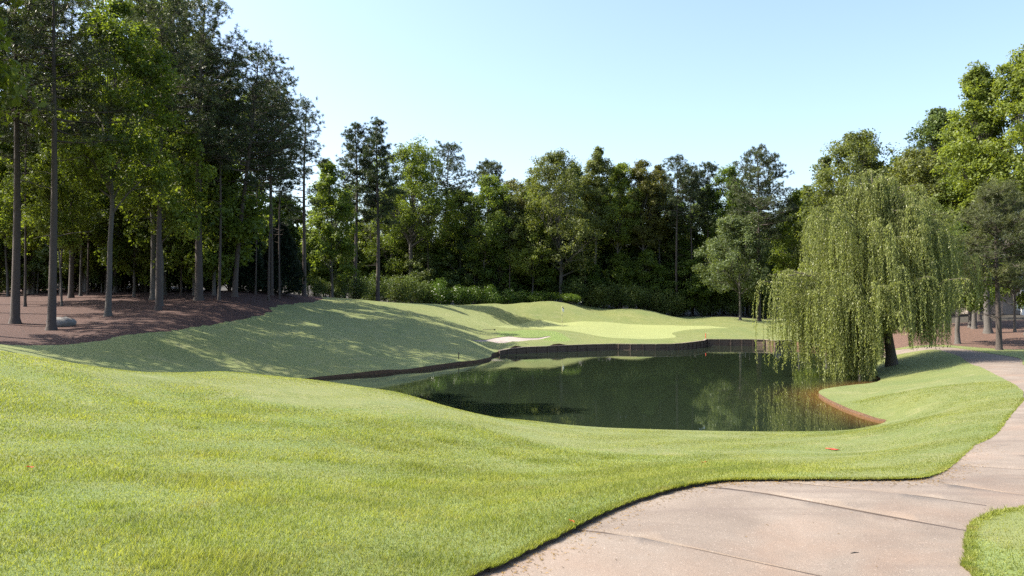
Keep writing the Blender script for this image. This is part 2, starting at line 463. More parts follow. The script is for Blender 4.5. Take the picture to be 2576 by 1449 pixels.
for px, py, h in [(1300, 1060, .06), (1400, 1070, .05), (1500, 1078.5, .05), (1600, 1083, .05), (1700, 1086, .05), (1800, 1088.5, .05), (1900, 1090, .05), (2000, 1090, .05), (2100, 1088, .05), (2150, 1084, .05), (2190, 1077, .06)]:
    shore.append((*ray_water(px, py), h, 'grass'))
cpw += [(x, y, h) for x, y, h, k in shore]

cpa = np.array(cpw)


def tps_fit(p, z, lam):
    n = len(p)
    d = np.linalg.norm(p[:, None] - p[None], axis=2)
    K = np.where(d > 0, d * d * np.log(d + 1e-12), 0)
    A = np.zeros((n + 3, n + 3)); A[:n, :n] = K + lam * np.eye(n)
    A[:n, n] = 1; A[:n, n + 1:] = p; A[n, :n] = 1; A[n + 1:, :n] = p.T
    return np.linalg.solve(A, np.concatenate([z, np.zeros(3)]))


def warp(xy):
    """Even out the spacing of control points: near ones lie close together, far ones far apart."""
    xy = np.asarray(xy, float)
    r = np.hypot(xy[:, 0], xy[:, 1]) + 1e-6
    s = np.log1p(r / 6.0) * 10 / r
    return xy * s[:, None]


cw = warp(cpa[:, :2])
tps = tps_fit(cw, cpa[:, 2], 0.02)


def ground(x, y):
    x = np.atleast_1d(np.asarray(x, float)); y = np.atleast_1d(np.asarray(y, float))
    q = warp(np.stack([x, y], 1)); out = np.empty(len(q))
    for i in range(0, len(q), 20000):
        b = q[i:i + 20000]
        d = np.linalg.norm(b[:, None] - cw[None], axis=2)
        out[i:i + 20000] = (d * d * np.log(d + 1e-12)) @ tps[:-3] + tps[-3] + b @ tps[-2:]
    return out


def gz(x, y): return float(ground(x, y)[0])


def ray_ground(px, py, lo=3.0, hi=160.0):
    """Where the line of sight through a pixel first meets the ground."""
    ds = np.geomspace(lo, hi, 900)
    pts = np.array([P(px, py, d) for d in ds])
    g = ground(pts[:, 0], pts[:, 1])
    k = np.argmax(pts[:, 2] < g)
    return (pts[k, 0], pts[k, 1])


def smooth_poly(pts, closed=True, step=4, it=1):
    """Catmull-Rom through the points."""
    pts = np.array(pts, float); n = len(pts); out = []
    rng_ = range(n if closed else n - 1)
    for i in rng_:
        p0, p1, p2, p3 = (pts[(i + k) % n] if closed else pts[min(max(i + k, 0), n - 1)] for k in (-1, 0, 1, 2))
        for t in np.arange(step) / step:
            out.append(.5 * ((2 * p1) + (-p0 + p2) * t + (2 * p0 - 5 * p1 + 4 * p2 - p3) * t ** 2 + (-p0 + 3 * p1 - 3 * p2 + p3) * t ** 3))
    if not closed: out.append(pts[-1])
    return np.array(out)


def inside(poly, x, y):
    poly = np.asarray(poly); r = np.zeros(len(x), bool)
    x0, y0 = poly[:, 0], poly[:, 1]; x1, y1 = np.roll(x0, -1), np.roll(y0, -1)
    for a, b, c, d in zip(x0, y0, x1, y1):
        if b == d: continue
        r ^= ((b > y) != (d > y)) & (x < (c - a) * (y - b) / (d - b) + a)
    return r


def poly_dist(poly, x, y):
    poly = np.asarray(poly); q = np.roll(poly, -1, 0); best = np.full(len(x), 1e9)
    for a, b in zip(poly, q):
        d = b - a; t = np.clip(((x - a[0]) * d[0] + (y - a[1]) * d[1]) / (d @ d + 1e-12), 0, 1)
        best = np.minimum(best, np.hypot(x - a[0] - t * d[0], y - a[1] - t * d[1]))
    return best


# ---- regions in plan
shore_np = np.array([(a, b) for a, b, h, k in shore])
wob = random.Random(5)
pond_poly = smooth_poly(shore_np, True, 4)
def flat(px, py, z):                      # a pixel met with a level plane
    a = P(px, py, 1.0); k = (CAM_H - z) / (CAM_H - a[2]); return (a[0] * k, k)
left_edge = [ray_ground(px, py) for px, py in [(1170, 1449), (1250, 1420), (1330, 1380), (1430, 1330), (1500, 1295), (1600, 1255), (1700, 1226), (1763, 1214), (1829, 1206), (1916, 1204), (2046, 1203), (2177, 1203), (2264, 1202), (2325, 1198), (2369, 1184), (2395, 1166), (2456, 1116), (2517, 1075), (2552, 1031)]]
left_edge = [(-1.4, 1.2), (-.95, 3.2)] + left_edge + [P(2574, 987, 21.5)[:2], P(2526, 953, 26.4)[:2], P(2465, 922, 32.6)[:2], P(2417, 898, 38.6)[:2], P(2378, 885, 41.8)[:2], P(2347, 879, 43.5)[:2], (21.8, 46.), (19.5, 50.), (16, 55)]
right_edge = [(17.5, 57.0), (21.5, 51.6), (23.6, 47.6), (24.6, 44.), (24.6, 41.), (24.2, 38.), P(2576, 918, 34.)[:2], (19.6, 29.), (17.6, 24.), (15.2, 19.), (12.2, 14.5), (9., 10.6), (6.6, 8.2), (5.2, 7.)]
right_edge += [ray_ground(px, py) for px, py in [(2576, 1277), (2526, 1284), (2491, 1295), (2460, 1312), (2443, 1332), (2437, 1358), (2439, 1397), (2450, 1449)]] + [(2.55, 3.6), (2.2, 2.0), (1.6, -1), (-.9, -1.2)]
path_poly = np.concatenate([smooth_poly(left_edge, False, 14), smooth_poly(right_edge, False, 10)])
_pg = np.random.default_rng(8)
path_poly = path_poly + _pg.normal(0, .007, path_poly.shape) + .012 * np.sin(np.arange(len(path_poly)) * .9)[:, None]
green_poly = smooth_poly([ray_ground(px, py, 50, 110) for px, py in [(1233, 820), (1308, 816), (1411, 813.5), (1582, 815.5), (1718, 819.5), (1821, 823.5), (1828, 825.5), (1735, 829), (1690, 838), (1701, 848), (1650, 852.5), (1565, 851), (1497, 844), (1445, 834), (1394, 828.5), (1325, 826), (1260, 824)]], True, 3)
bunker_poly = smooth_poly([ray_ground(px, py, 45, 110) for px, py, d in [(1183, 856, 61.2), (1205, 855, 63.5), (1240, 851, 65.5), (1278, 846, 66.8), (1310, 849, 66.4), (1345, 850, 66.6), (1375, 846, 67.2), (1386, 847, 66), (1370, 851, 64.2), (1330, 856, 61.8), (1290, 858.5, 60.6), (1235, 859.5, 60.), (1200, 858.5, 60.4)]], True, 3)
straw_left = np.array([P(px, py, d)[:2] for px, py, d in [(-600, 860, 30.), (-250, 866, 30.5), (0, 866, 33.), (120, 864, 34.5), (230, 860, 36.), (320, 842, 38.), (440, 830, 41.), (560, 812, 46.), (640, 797, 50.), (676, 786, 53.), (690, 776, 56.), (740, 765, 60.5), (800, 757, 67.), (812, 752, 74.)]] + [(-17.5, 79), (-30, 84), (-60, 80), (-70, 30)])
straw_left[:14] = straw_left[:14]
_sl = smooth_poly(straw_left[:14], False, 14)
_sl = _sl + np.random.default_rng(4).normal(0, .06, _sl.shape) + .10 * np.sin(np.arange(len(_sl)) * .55)[:, None]
straw_left = np.concatenate([_sl, straw_left[14:]])
wood_floor = np.array([(-17.5, 79), (-15, 88), (-11.5, 100), (-4, 107), (8, 109.5), (22, 110.5), (34, 106), (42, 98), (40, 86), (34, 72), (30, 62), (36, 60), (60, 64), (90, 50), (250, 60), (380, 420), (-380, 420), (-300, 20), (-70, 30), (-60, 80), (-30, 84)])
straw_right = np.concatenate([smooth_poly([(16.2, 58.6), (19.8, 53.6), (24.2, 48.6), (25.8, 45.), (27.2, 43), (30, 42), (36, 40), (50, 36)], False, 3), [(90, 50), (60, 64), (36, 60), (30, 62), (22, 64)]])

joints = []
for a, b in [((1440, 1337), (1968, 1449)), ((1741, 1228), (2434, 1358)), ((1948, 1219), (2482, 1291)), ((2221, 1204), (2576, 1261)), ((2417, 1160), (2660, 1185)), ((2456, 1117), (2660, 1135)), ((2505, 1083), (2680, 1090)), ((2538, 1050), (2660, 1052))]:
    A, B = np.array(flat(*a, 1.75)), np.array(flat(*b, 1.75))
    d = (B - A) / np.linalg.norm(B - A); n_ = np.array((-d[1], d[0])) * .015
    B = B + d * .6 if b[0] > 2570 or b[1] > 1440 else B
    joints.append(np.array([A - n_, B - n_, B + n_, A + n_]))

# ---- one triangulation of the plan, with every region's outline in it
pts, edges = [], []
def add_poly(poly, closed=True):
    i = len(pts); pts.extend([tuple(p) for p in poly]); n = len(poly)
    edges.extend([(i + k, i + (k + 1) % n) for k in range(n if closed else n - 1)])
rs = np.concatenate([np.geomspace(1.5, 130, 150), np.geomspace(140, 420, 12)])
jr = random.Random(1)
for i, r in enumerate(rs):
    fine = 150 if r < 130 else 60
    for k in range(fine):
        th = (k + (i % 2) * .5) / fine * math.radians(116) - math.radians(58)
        pts.append((r * math.sin(th), r * math.cos(th)))
    for k in range(26):
        th = math.radians(60) + (k + .5) / 26 * math.radians(240)
        pts.append((r * math.sin(th), r * math.cos(th)))
pts.append((0, 0))
for poly in [pond_poly, path_poly, green_poly, bunker_poly, straw_left, wood_floor, straw_right] + joints:
    add_poly(poly)
vv, ee, ff, _, _, _ = delaunay_2d_cdt([Vector(p) for p in pts], edges, [], 0, 1e-5)
V2 = np.array([(v.x, v.y) for v in vv]); T = np.array([f[:3] for f in ff])
cen = V2[T].mean(1); cx_, cy_ = cen[:, 0], cen[:, 1]
reg = np.zeros(len(T), int)                        # 0 near lawn
near_cut = np.array([(-80, 23.5), (-14, 23.5), (-8.5, 33), (-4, 27), (0, 26), (4, 26), (80, 26), (80, -80), (-80, -80)])
reg[~inside(near_cut, cx_, cy_)] = 1               # fairway and banks beyond the near lawn
reg[inside(straw_right, cx_, cy_)] = 5
reg[inside(wood_floor, cx_, cy_)] = 6
reg[inside(straw_left, cx_, cy_)] = 4
reg[inside(green_poly, cx_, cy_)] = 2
reg[inside(bunker_poly, cx_, cy_)] = 3
reg[inside(path_poly, cx_, cy_)] = 7
for j in joints: reg[inside(j, cx_, cy_) & (reg == 7)] = 8
reg[inside(pond_poly, cx_, cy_)] = 9
# rough grass nearest the camera, shorter turf farther down the slope
rough_line = np.array([flat(*a) for a in [(2100, 1203, 1.75), (2000, 1180, 1.45), (1850, 1160, 1.1), (1700, 1140, .85), (1500, 1118, .75), (1300, 1090, .85), (1100, 1058, 1.05), (900, 1030, 1.3), (700, 1010, 1.5), (500, 985, 1.65), (300, 965, 1.95)]])
rough_poly = np.concatenate([[(14, -60), (2.9, 7.4)], rough_line, [(-12, 17), (-25, 22), (-60, 20), (-60, -60)]])
Z = ground(V2[:, 0], V2[:, 1])


def skirt_edges(mask):
    """Boundary edges (a, b) of the triangles in mask, in the order the triangle has them, that border another region."""
    tri = T[mask]; e = np.concatenate([tri[:, [0, 1]], tri[:, [1, 2]], tri[:, [2, 0]]])
    key = np.sort(e, 1); k = key[:, 0].astype(np.int64) * len(V2) + key[:, 1]
    u, idx, cnt = np.unique(k, return_index=True, return_counts=True)
    return e[idx[cnt == 1]]


def region_mesh(name, mask, mats, zfun=None, idx=None, skirt=None, rnd=None):
    tri = T[mask]; used, inv = np.unique(tri, return_inverse=True); tri2 = inv.reshape(tri.shape)
    z = Z[used].copy()
    if zfun is not None: z = zfun(V2[used, 0], V2[used, 1], z)
    v = np.column_stack([V2[used], z]); faces = [tri2]; mi = [np.zeros(len(tri2), int) if idx is None else idx[mask]]
    if skirt is not None:
        es, depth, mslot = skirt
        lut = np.full(len(V2), -1); lut[used] = np.arange(len(used))
        es = es[(lut[es[:, 0]] >= 0) & (lut[es[:, 1]] >= 0)]
        if len(es):
            a, b = lut[es[:, 0]], lut[es[:, 1]]; n0 = len(v)
            top = np.concatenate([v[a], v[b]]); low = top.copy(); low[:, 2] -= depth
            v = np.concatenate([v, top, low]); m = len(a); ia = n0 + np.arange(m); ib = ia + m; la = ia + 2 * m; lb = ib + 2 * m
            faces.append(np.concatenate([np.column_stack([ia, la, ib]), np.column_stack([ib, la, lb])])); mi.append(np.full(2 * m, mslot))
    if rnd is not None: rnd = np.concatenate([rnd(V2[used, 0], V2[used, 1]), np.zeros(len(v) - len(used))])
    return mesh_np(name, v, np.concatenate(faces), mats, np.concatenate(mi), True, rnd)


PATH_DROP = .02
le_np = np.array(left_edge[:19])
def path_drop(x, y):
    q = np.full(len(x), 1e9)
    for a, b in zip(le_np[:-1], le_np[1:]):
        d = b - a; t = np.clip(((x - a[0]) * d[0] + (y - a[1]) * d[1]) / (d @ d), 0, 1)
        q = np.minimum(q, np.hypot(x - a[0] - t * d[0], y - a[1] - t * d[1]))
    return .012 + .024 * np.exp(-(q / .35) ** 2) * np.clip((8.2 - y) / 1.2, 0, 1)
e_path = skirt_edges((reg == 7) | (reg == 8)); e_pond = skirt_edges(reg == 9); e_bunker = skirt_edges(reg == 3)
# lawn: rough (slot 0), fairway (slot 1), soil cut (slot 2), bank clay (slot 3)
lawn_mask = (reg == 0) | (reg == 1)
in_rough = inside(rough_poly, cx_, cy_)
face_hot = inside(bunker_poly + np.array((1.2, 3.0)), cx_, cy_)
bf = smooth_poly([P(px, py, d)[:2] for px, py, d in [(1240, 851, 65.5), (1262, 832, 71), (1330, 828, 73), (1400, 834, 73), (1425, 846, 69), (1440, 853, 66.5), (1400, 853, 65), (1386, 847, 66), (1375, 846, 67.2), (1310, 849, 66.6), (1278, 846, 67)]], True, 2)
in_face = inside(bf, cx_, cy_)
slot = np.where(in_face, 4, np.where(in_rough, 0, 1))
lawn = link('lawn', region_mesh('lawn', lawn_mask, [M['rough'], M['fairway'], M['soil'], M['clay'], M['bunkerface']], None, slot, (np.concatenate([e_path, e_bunker]), .16, 2)))
tag(lawn, kind='structure')
bank = MB()
for a, b in e_pond:
    pa, pb = (*V2[a], Z[a]), (*V2[b], Z[b])
    bank.quad(pa, (pa[0], pa[1], -.6), (pb[0], pb[1], -.6), pb)
tag(link('shore_bank', bank.mesh('shore_bank', M['clay'])), kind='structure')
pm = (reg == 7) | (reg == 8)
tag(link('cart_path', region_mesh('cart_path', pm, [M['path'], M['joint']], lambda x, y, z: z - path_drop(x, y), np.where(reg == 8, 1, 0))), kind='structure')
tag(link('putting_green', region_mesh('putting_green', reg == 2, M['green'])), kind='structure')
def sandz(x, y, z):
    d = poly_dist(bunker_poly, x, y)
    return z - .03 - .07 * np.clip(d / 1.4, 0, 1) + .03 * np.sin(x * 2.1 + y) * np.clip(d, 0, 1)
tag(link('sand_bunker', region_mesh('sand_bunker', reg == 3, M['sand'], sandz)), kind='structure')
tag(link('pine_straw_ground', region_mesh('pine_straw_ground', reg == 4, M['straw'])), kind='structure')
tag(link('leaf_litter_ground', region_mesh('leaf_litter_ground', reg == 5, M['litter'])), kind='structure')
tag(link('forest_floor', region_mesh('forest_floor', reg == 6, M['floor'])), kind='structure')
clay_shore = np.array([(a, b) for a, b, h, k in shore[:9]])
def shallow(x, y):
    q = np.full(len(x), 1e9)
    for a, b in zip(clay_shore[:-1], clay_shore[1:]):
        d = b - a; t = np.clip(((x - a[0]) * d[0] + (y - a[1]) * d[1]) / (d @ d), 0, 1)
        q = np.minimum(q, np.hypot(x - a[0] - t * d[0], y - a[1] - t * d[1]))
    return .8 * np.exp(-(q / .75) ** 1.1)
tag(link('pond', region_mesh('pond', reg == 9, M['water'], lambda x, y, z: z * 0, rnd=shallow)), kind='structure')

# ------------------------------------------------------------------ grass blades on the near lawn (uncountable: one object)
def make_grass(n=1500000, seed=3):
    g = np.random.default_rng(seed)
    u = g.random(n); r = (3.0 ** .7 + u * (30. ** .7 - 3.0 ** .7)) ** (1 / .7)
    th = g.uniform(-math.radians(50), math.radians(50), n)
    x, y = r * np.sin(th), r * np.cos(th)
    # a thicker fringe where the turf meets the path
    k = len(path_poly); i = g.integers(0, k, 90000); t = g.random(90000)[:, None]
    e = path_poly[i] * (1 - t) + path_poly[(i + 1) % k] * t + g.normal(0, .028, (90000, 2))
    e = e[np.hypot(e[:, 0], e[:, 1]) < 24]
    x = np.concatenate([x, e[:, 0]]); y = np.concatenate([y, e[:, 1]])
    keepf = np.concatenate([np.zeros(n, bool), poly_dist(path_poly, e[:, 0], e[:, 1]) < .022])
    ok = (~inside(path_poly, x, y) | keepf) & ~inside(pond_poly, x, y) & ~inside(straw_left, x, y) & ~inside(straw_right, x, y) & (y > 1.0)
    ok &= inside(near_cut, x, y) | (x > 9)
    x, y = x[ok], y[ok]; n = len(x); r = np.hypot(x, y)
    rough = inside(rough_poly, x + g.normal(0, .35, n), y + g.normal(0, .35, n) + .5 * np.sin(x * 1.1))
    z = ground(x, y) - .008
    h = np.where(rough, g.uniform(.015, .036, n), g.uniform(.009, .018, n)) * (1 + .012 * r)
    patch = np.sin(x * 1.3 + 2 * np.sin(y * .9)) * np.sin(y * 1.7 + 1.5 * np.sin(x * .8))
    h *= 1 + .30 * patch
    tuft = np.zeros(n)
    for q in range(60):                       # a few ranker tufts stand above the cut
        a_, b_ = g.uniform(-9, 4), g.uniform(3.6, 14)
        tuft += np.exp(-((x - a_) ** 2 + (y - b_) ** 2) / g.uniform(.02, .09))
    h *= 1 + np.where(rough, 1, 0) * np.clip(tuft, 0, 1) * .9
    w = (.0013 + .00033 * r) * g.uniform(.7, 1.3, n)
    az = g.uniform(0, 2 * math.pi, n); le = g.uniform(.3, 1.25, n) * h
    dx, dy = np.cos(az) * le, np.sin(az) * le
    sa = az + math.pi / 2 + g.normal(0, .5, n)
    sx, sy = np.cos(sa) * w, np.sin(sa) * w
    v = np.empty((n, 3, 3), np.float32)
    v[:, 0] = np.column_stack([x - sx, y - sy, z]); v[:, 1] = np.column_stack([x + sx, y + sy, z])
    v[:, 2] = np.column_stack([x + dx, y + dy, z + h])
    dryp = np.clip(.5 + .35 * np.sin(x * .7 + 1.2 * np.sin(y * .45)) * np.cos(y * .55 + x * .2), 0, 1)
    c = np.clip(g.normal(.45, .22, n) + .22 * (dryp - .5) + np.where(rough, 0, .06), 0, 1)
    rn = np.repeat(c, 3)
    return mesh_np('grass', v.reshape(-1, 3), np.arange(3 * n).reshape(n, 3), M['blade'], None, True, rn)


def blade_mat():
    m, nt, out = mat_new('grass_blade')
    at = N(nt, 'ShaderNodeAttribute', attribute_name='rnd'); co = pos(nt)
    base = mixc(nt, at.outputs['Fac'], (.145, .176, .036), (.318, .336, .092))
    n1 = noise(nt, .55, 5, .62, co, 1.0); n2 = noise(nt, 2.6, 4, .65, co, .6); n3 = noise(nt, 5.5, 3, .6, co)
    deep = ramp(nt, n1.outputs['Fac'], [(.36, (.75, .75, .75)), (.56, (0, 0, 0))]).outputs[0]
    col = mixc(nt, deep, base, mixc(nt, at.outputs['Fac'], (.110, .155, .030), (.235, .280, .060)))
    dry = ramp(nt, n2.outputs['Fac'], [(.55, (0, 0, 0)), (.72, (.7, .7, .7))]).outputs[0]
    col = mixc(nt, dry, col, mixc(nt, at.outputs['Fac'], (.170, .165, .050), (.34, .30, .13)))
    wv = N(nt, 'ShaderNodeTexWave'); wv.inputs['Scale'].default_value = .30; wv.inputs['Distortion'].default_value = 2.2; wv.inputs['Detail Scale'].default_value = .4
    L(nt, mapping(nt, co, (.5, 1, 0), (0, 0, .35)), wv.inputs['Vector'])
    col = mixc(nt, 1.0, col, ramp(nt, wv.outputs['Fac'], [(.3, (.90, .90, .92)), (.7, (1.08, 1.06, 1.08))]).outputs[0], 'MULTIPLY')
    spot = ramp(nt, n3.outputs['Fac'], [(.30, (.55, .55, .55)), (.45, (0, 0, 0))]).outputs[0]
    col = mixc(nt, spot, col, (.085, .125, .028))
    p = N(nt, 'ShaderNodeBsdfPrincipled'); p.inputs['Roughness'].default_value = .5; p.inputs['Specular IOR Level'].default_value = .18
    L(nt, col, p.inputs['Base Color'])
    t = N(nt, 'ShaderNodeBsdfTranslucent'); L(nt, mixc(nt, 1.0, col, (1.3, 1.3, .5), 'MULTIPLY'), t.inputs['Color'])
    mx = N(nt, 'ShaderNodeMixShader'); mx.inputs[0].default_value = .5
    L(nt, p.outputs[0], mx.inputs[1]); L(nt, t.outputs[0], mx.inputs[2]); L(nt, mx.outputs[0], out.inputs[0]); return m


M['blade'] = blade_mat()
tag(link('grass', make_grass()), 'dewy green grass growing on the near lawn beside the path', 'grass', kind='stuff')

# ------------------------------------------------------------------ trees
def unit(a): return a / (np.linalg.norm(a, axis=-1, keepdims=True) + 1e-9)


def leaf_quads(c, size, nrm, g, aspect=.55):
    """Pointed leaves (rhombs, slightly folded across) at centres c with preferred normals."""
    n = len(c)
    nn = unit(nrm + g.normal(0, .75, (n, 3)))
    t = unit(np.cross(nn, g.normal(0, 1, (n, 3)))); b = np.cross(nn, t)
    s = (size * g.uniform(.6, 1.35, n))[:, None]
    v = np.empty((n, 4, 3), np.float32)
    v[:, 0] = c - t * s * .55; v[:, 1] = c + b * s * aspect * .5 + nn * s * .08
    v[:, 2] = c + t * s * .55; v[:, 3] = c - b * s * aspect * .5 + nn * s * .08
    return v.reshape(-1, 3), np.arange(4 * n).reshape(n, 4)


def broadleaf(seed, H, cb, R, leaf='leaf_mid', bark='bark_grey', lobes=16, clumps=11, per=70, size=.26, tr=.2, fork=.55, top=.5, droop=.0):
    """Trunk mesh and crown mesh; the crown is leaf-sized faces in clumps round the ends of real limbs."""
    g = np.random.default_rng(seed)
    mb = MB()
    lean = g.normal(0, .02, 2) * H
    zt = cb + (H - cb) * .72
    n = 9; ts = np.concatenate([[0, .025], np.linspace(.14, 1, 7)])
    axis = np.column_stack([lean[0] * ts ** 1.5 + g.normal(0, .012 * H, n) * ts, lean[1] * ts ** 1.5 + g.normal(0, .012 * H, n) * ts, ts * zt])
    rad = tr * (1 - .82 * ts) ** .85; rad[0] *= 1.6; rad[1] *= 1.12
    mb.tube(axis, rad, 8)
    def ax(z): return np.array([np.interp(z, axis[:, 2], axis[:, k]) for k in range(3)])
    cc, nr, sh = [], [], []
    hh = H - cb
    for i in range(lobes):
        t = (i + g.uniform(.1, .9)) / lobes
        prof = math.sin(math.pi * min(1, (t * .86 + .10)) ** (top + .35)) ** .75
        a = i * 2.4 + g.uniform(-.6, .6)
        rr = R * prof * g.uniform(.35, .86)
        lr = max(R * g.uniform(.30, .46) * (0.66 + .5 * prof), .6)
        zc = cb + hh * (.04 + t * .90)
        if t > .82: rr *= .65
        if i == lobes - 1: rr *= .2; lr *= .72; zc = H - lr * .95
        base = ax(np.clip(cb * g.uniform(.85, 1.0) + (zc - cb) * fork - rr * .25, cb * .6, zt * .98))
        lc = ax(min(zc, zt)) * np.array((1, 1, 0)) + np.array((math.cos(a) * rr, math.sin(a) * rr, zc - droop * rr))
        q = np.linspace(0, 1, 6)[:, None]
        mid = (base + lc) / 2 + np.array((0, 0, .10 * np.linalg.norm(lc - base))) + g.normal(0, .25, 3)
        limb = (1 - q) ** 2 * base + 2 * q * (1 - q) * mid + q ** 2 * lc
        r0 = tr * (.16 + .28 * (1 - t))
        mb.tube(limb, np.linspace(r0, r0 * .22, 6), 5)
        m = max(3, int(clumps * g.uniform(.7, 1.3)))
        d = unit(g.normal(0, 1, (m, 3)) + np.array((0, 0, .35)))
        cpos = lc + d * (lr * g.uniform(.35, 1.05, m) ** .7)[:, None] * np.array((1.15, 1.15, .8))
        for p in cpos:
            f = limb[g.integers(2, 6)]
            mb.tube(np.array([f, (f + p) / 2 + g.normal(0, .1, 3), p]), [r0 * .2 + .008, r0 * .13 + .006, .006], 3, False)
        cr = g.uniform(.5, 1.0, m) * (lr ** .5) * .72
        for p, c_, dd in zip(cpos, cr, d):
            k = int(per * 1.35 * g.uniform(.5, 1.5))
            u = unit(g.normal(0, 1, (k, 3))) * (g.random(k) ** .55)[:, None] * c_ * np.array((1.1, 1.1, .95))
            cc.append(p + u); nr.append(unit(u) * .6 + dd * .4 + np.array((0, 0, .55)))
            sh.append(np.clip(np.full(k, g.normal(.45, .16)) + g.normal(0, .17, k), 0, 1))
    cc, nr, sh = np.concatenate(cc), np.concatenate(nr), np.concatenate(sh)
    v, f = leaf_quads(cc, size, nr, g)
    return mb.mesh('trunk', M[bark]), mesh_np('crown', v, f, M[leaf], None, True, np.repeat(sh, 4))


def pine(seed, H, cb, R, leaf='needles', tufts=15, need=16, nl=.27, nw=.028, tr=.21, branches=58, stubs=7, lean=0., flat_top=.75, gap=.0):
    """Loblolly pine: bare pole, whorls of upswept branches, needles in round tufts at the twig ends."""
    g = np.random.default_rng(seed)
    mb = MB(); n = 11; ts = np.concatenate([[0, .018], np.linspace(.1, 1, 9)])
    w1, w2 = g.uniform(0, 6.28, 2)
    axis = np.column_stack([lean * ts ** 1.3 + .012 * H * np.sin(ts * 4 + w1) * ts, .012 * H * np.sin(ts * 3.3 + w2) * ts, ts * H * .985])
    rad = tr * (1 - .9 * ts) ** .8; rad[0] *= 1.55; rad[1] *= 1.1
    mb.tube(axis, rad, 8)
    def ax(z): return np.array([np.interp(z, axis[:, 2], axis[:, k]) for k in range(3)])
    cs, up, sh = [], [], []
    for i in range(branches):
        t = ((i + g.uniform(0, 1)) / branches) ** .92
        if gap and g.random() < gap * (1 - t): continue
        z0 = cb + (H - cb) * t * .985
        a = i * 2.399 + g.uniform(-.7, .7)
        ln = R * (1 - t ** 1.9) ** flat_top * g.uniform(.55, 1.1) * (.45 + .55 * min(1, t * 4 + .25)) + .35
        rise = (-.10 + .75 * t) * g.uniform(.6, 1.3) + .08
        base = ax(z0); q = np.linspace(0, 1, 5)
        hd = np.array((math.cos(a), math.sin(a), 0)); sd = np.array((-math.sin(a), math.cos(a), 0))
        bend = g.normal(0, .12)
        pth = base + hd * (ln * q)[:, None] + sd * (ln * bend * q ** 2)[:, None] + np.array((0, 0, 1.)) * (ln * (rise * q + .18 * (q ** 2 - q)))[:, None]
        r0 = min(tr * .38, .016 * ln + .012) * (1 - .4 * t)
        mb.tube(pth, np.linspace(r0, r0 * .25, 5), 4, False)
        m = max(3, int(tufts * (ln / R) * g.uniform(.75, 1.3) + 2))
        s = g.uniform(.32, 1.0, m) ** .8
        s[0] = 1.0
        pc = np.column_stack([np.interp(s, q, pth[:, k]) for k in range(3)])
        off = g.normal(0, 1, (m, 3)) * np.array((1, 1, .42)) * (.10 + .20 * ln * (1.15 - .55 * s))[:, None] * .8
        off[:, 2] = np.abs(off[:, 2]) * .8 + .05
        tp = pc + off
        for p, c_ in zip(tp, pc):
            mb.tube(np.array([c_, (c_ * .4 + p * .6) + g.normal(0, .04, 3), p]), [r0 * .3 + .005, .008, .005], 3, False)
        cs.append(tp); up.append(unit(off + hd * .5 + np.array((0, 0, .5)))); sh.append(np.full(m, g.normal(.45, .14)))
        # small second tuft beside each
        cs.append(tp + g.normal(0, .22, (m, 3))); up.append(up[-1]); sh.append(sh[-1])
    for i in range(stubs):
        z0 = cb * g.uniform(.45, 1.0); a = g.uniform(0, 6.28); ln = g.uniform(.5, 1.9)
        base = ax(z0); d = np.array((math.cos(a) * ln, math.sin(a) * ln, g.uniform(-.15, .35) * ln))
        mb.tube(np.array([base, base + d * .5 + g.normal(0, .06, 3), base + d]), [.028, .018, .007], 4, False)
    cs, up, sh = np.concatenate(cs), np.concatenate(up), np.concatenate(sh)
    m = len(cs)
    d = unit(g.normal(0, 1, (m, need, 3)) + up[:, None] * .55)
    tip = cs[:, None] + d * (nl * g.uniform(.65, 1.15, (m, need)))[..., None]
    sd = unit(np.cross(d, g.normal(0, 1, (m, need, 3)))) * (nw * g.uniform(.7, 1.3, (m, need)))[..., None]
    v = np.empty((m, need, 3, 3), np.float32)
    root = cs[:, None] + d * .03
    v[:, :, 0] = root + sd * .7; v[:, :, 1] = root - sd * .7; v[:, :, 2] = tip
    mid = np.clip(sh[:, None] + g.normal(0, .16, (m, need)), 0, 1)
    return mb.mesh('trunk', M['bark_pine']), mesh_np('crown', v.reshape(-1, 3), np.arange(m * need * 3).reshape(-1, 3), M[leaf], None, True, np.repeat(mid.ravel(), 3))


def conifer_cone(seed, H, R, leaf='cedar'):
    g = np.random.default_rng(seed); mb = MB()
    mb.tube([(0, 0, 0), (0, 0, H * .5), (.03, 0, H * .95)], [.10, .06, .01], 7)
    n = 5200; t = g.random(n) ** .8; a = g.uniform(0, 6.28, n)
    lob = 1 + .16 * np.sin(a * 5 + t * 9) + .10 * np.sin(a * 3 - t * 17)
    r = R * (1 - t) ** .62 * lob * np.minimum(1, t * 7 + .45) * g.uniform(.25, 1.05, n) ** .4
    c = np.column_stack([np.cos(a) * r, np.sin(a) * r, .12 + t * (H - .2)])
    d = unit(np.column_stack([np.cos(a), np.sin(a), np.full(n, 1.1)]) + g.normal(0, .35, (n, 3)))
    need = 4
    dd = unit(d[:, None] + g.normal(0, .45, (n, need, 3))); tip = c[:, None] + dd * g.uniform(.16, .34, (n, need))[..., None]
    sd = unit(np.cross(dd, g.normal(0, 1, (n, need, 3)))) * .045
    v = np.empty((n, need, 3, 3), np.float32); v[:, :, 0] = c[:, None] + sd; v[:, :, 1] = c[:, None] - sd; v[:, :, 2] = tip
    return mb.mesh('trunk', M['bark_grey']), mesh_np('crown', v.reshape(-1, 3), np.arange(n * need * 3).reshape(-1, 3), M[leaf], None, True, np.repeat(np.clip(g.normal(.45, .2, n * need), 0, 1), 3))


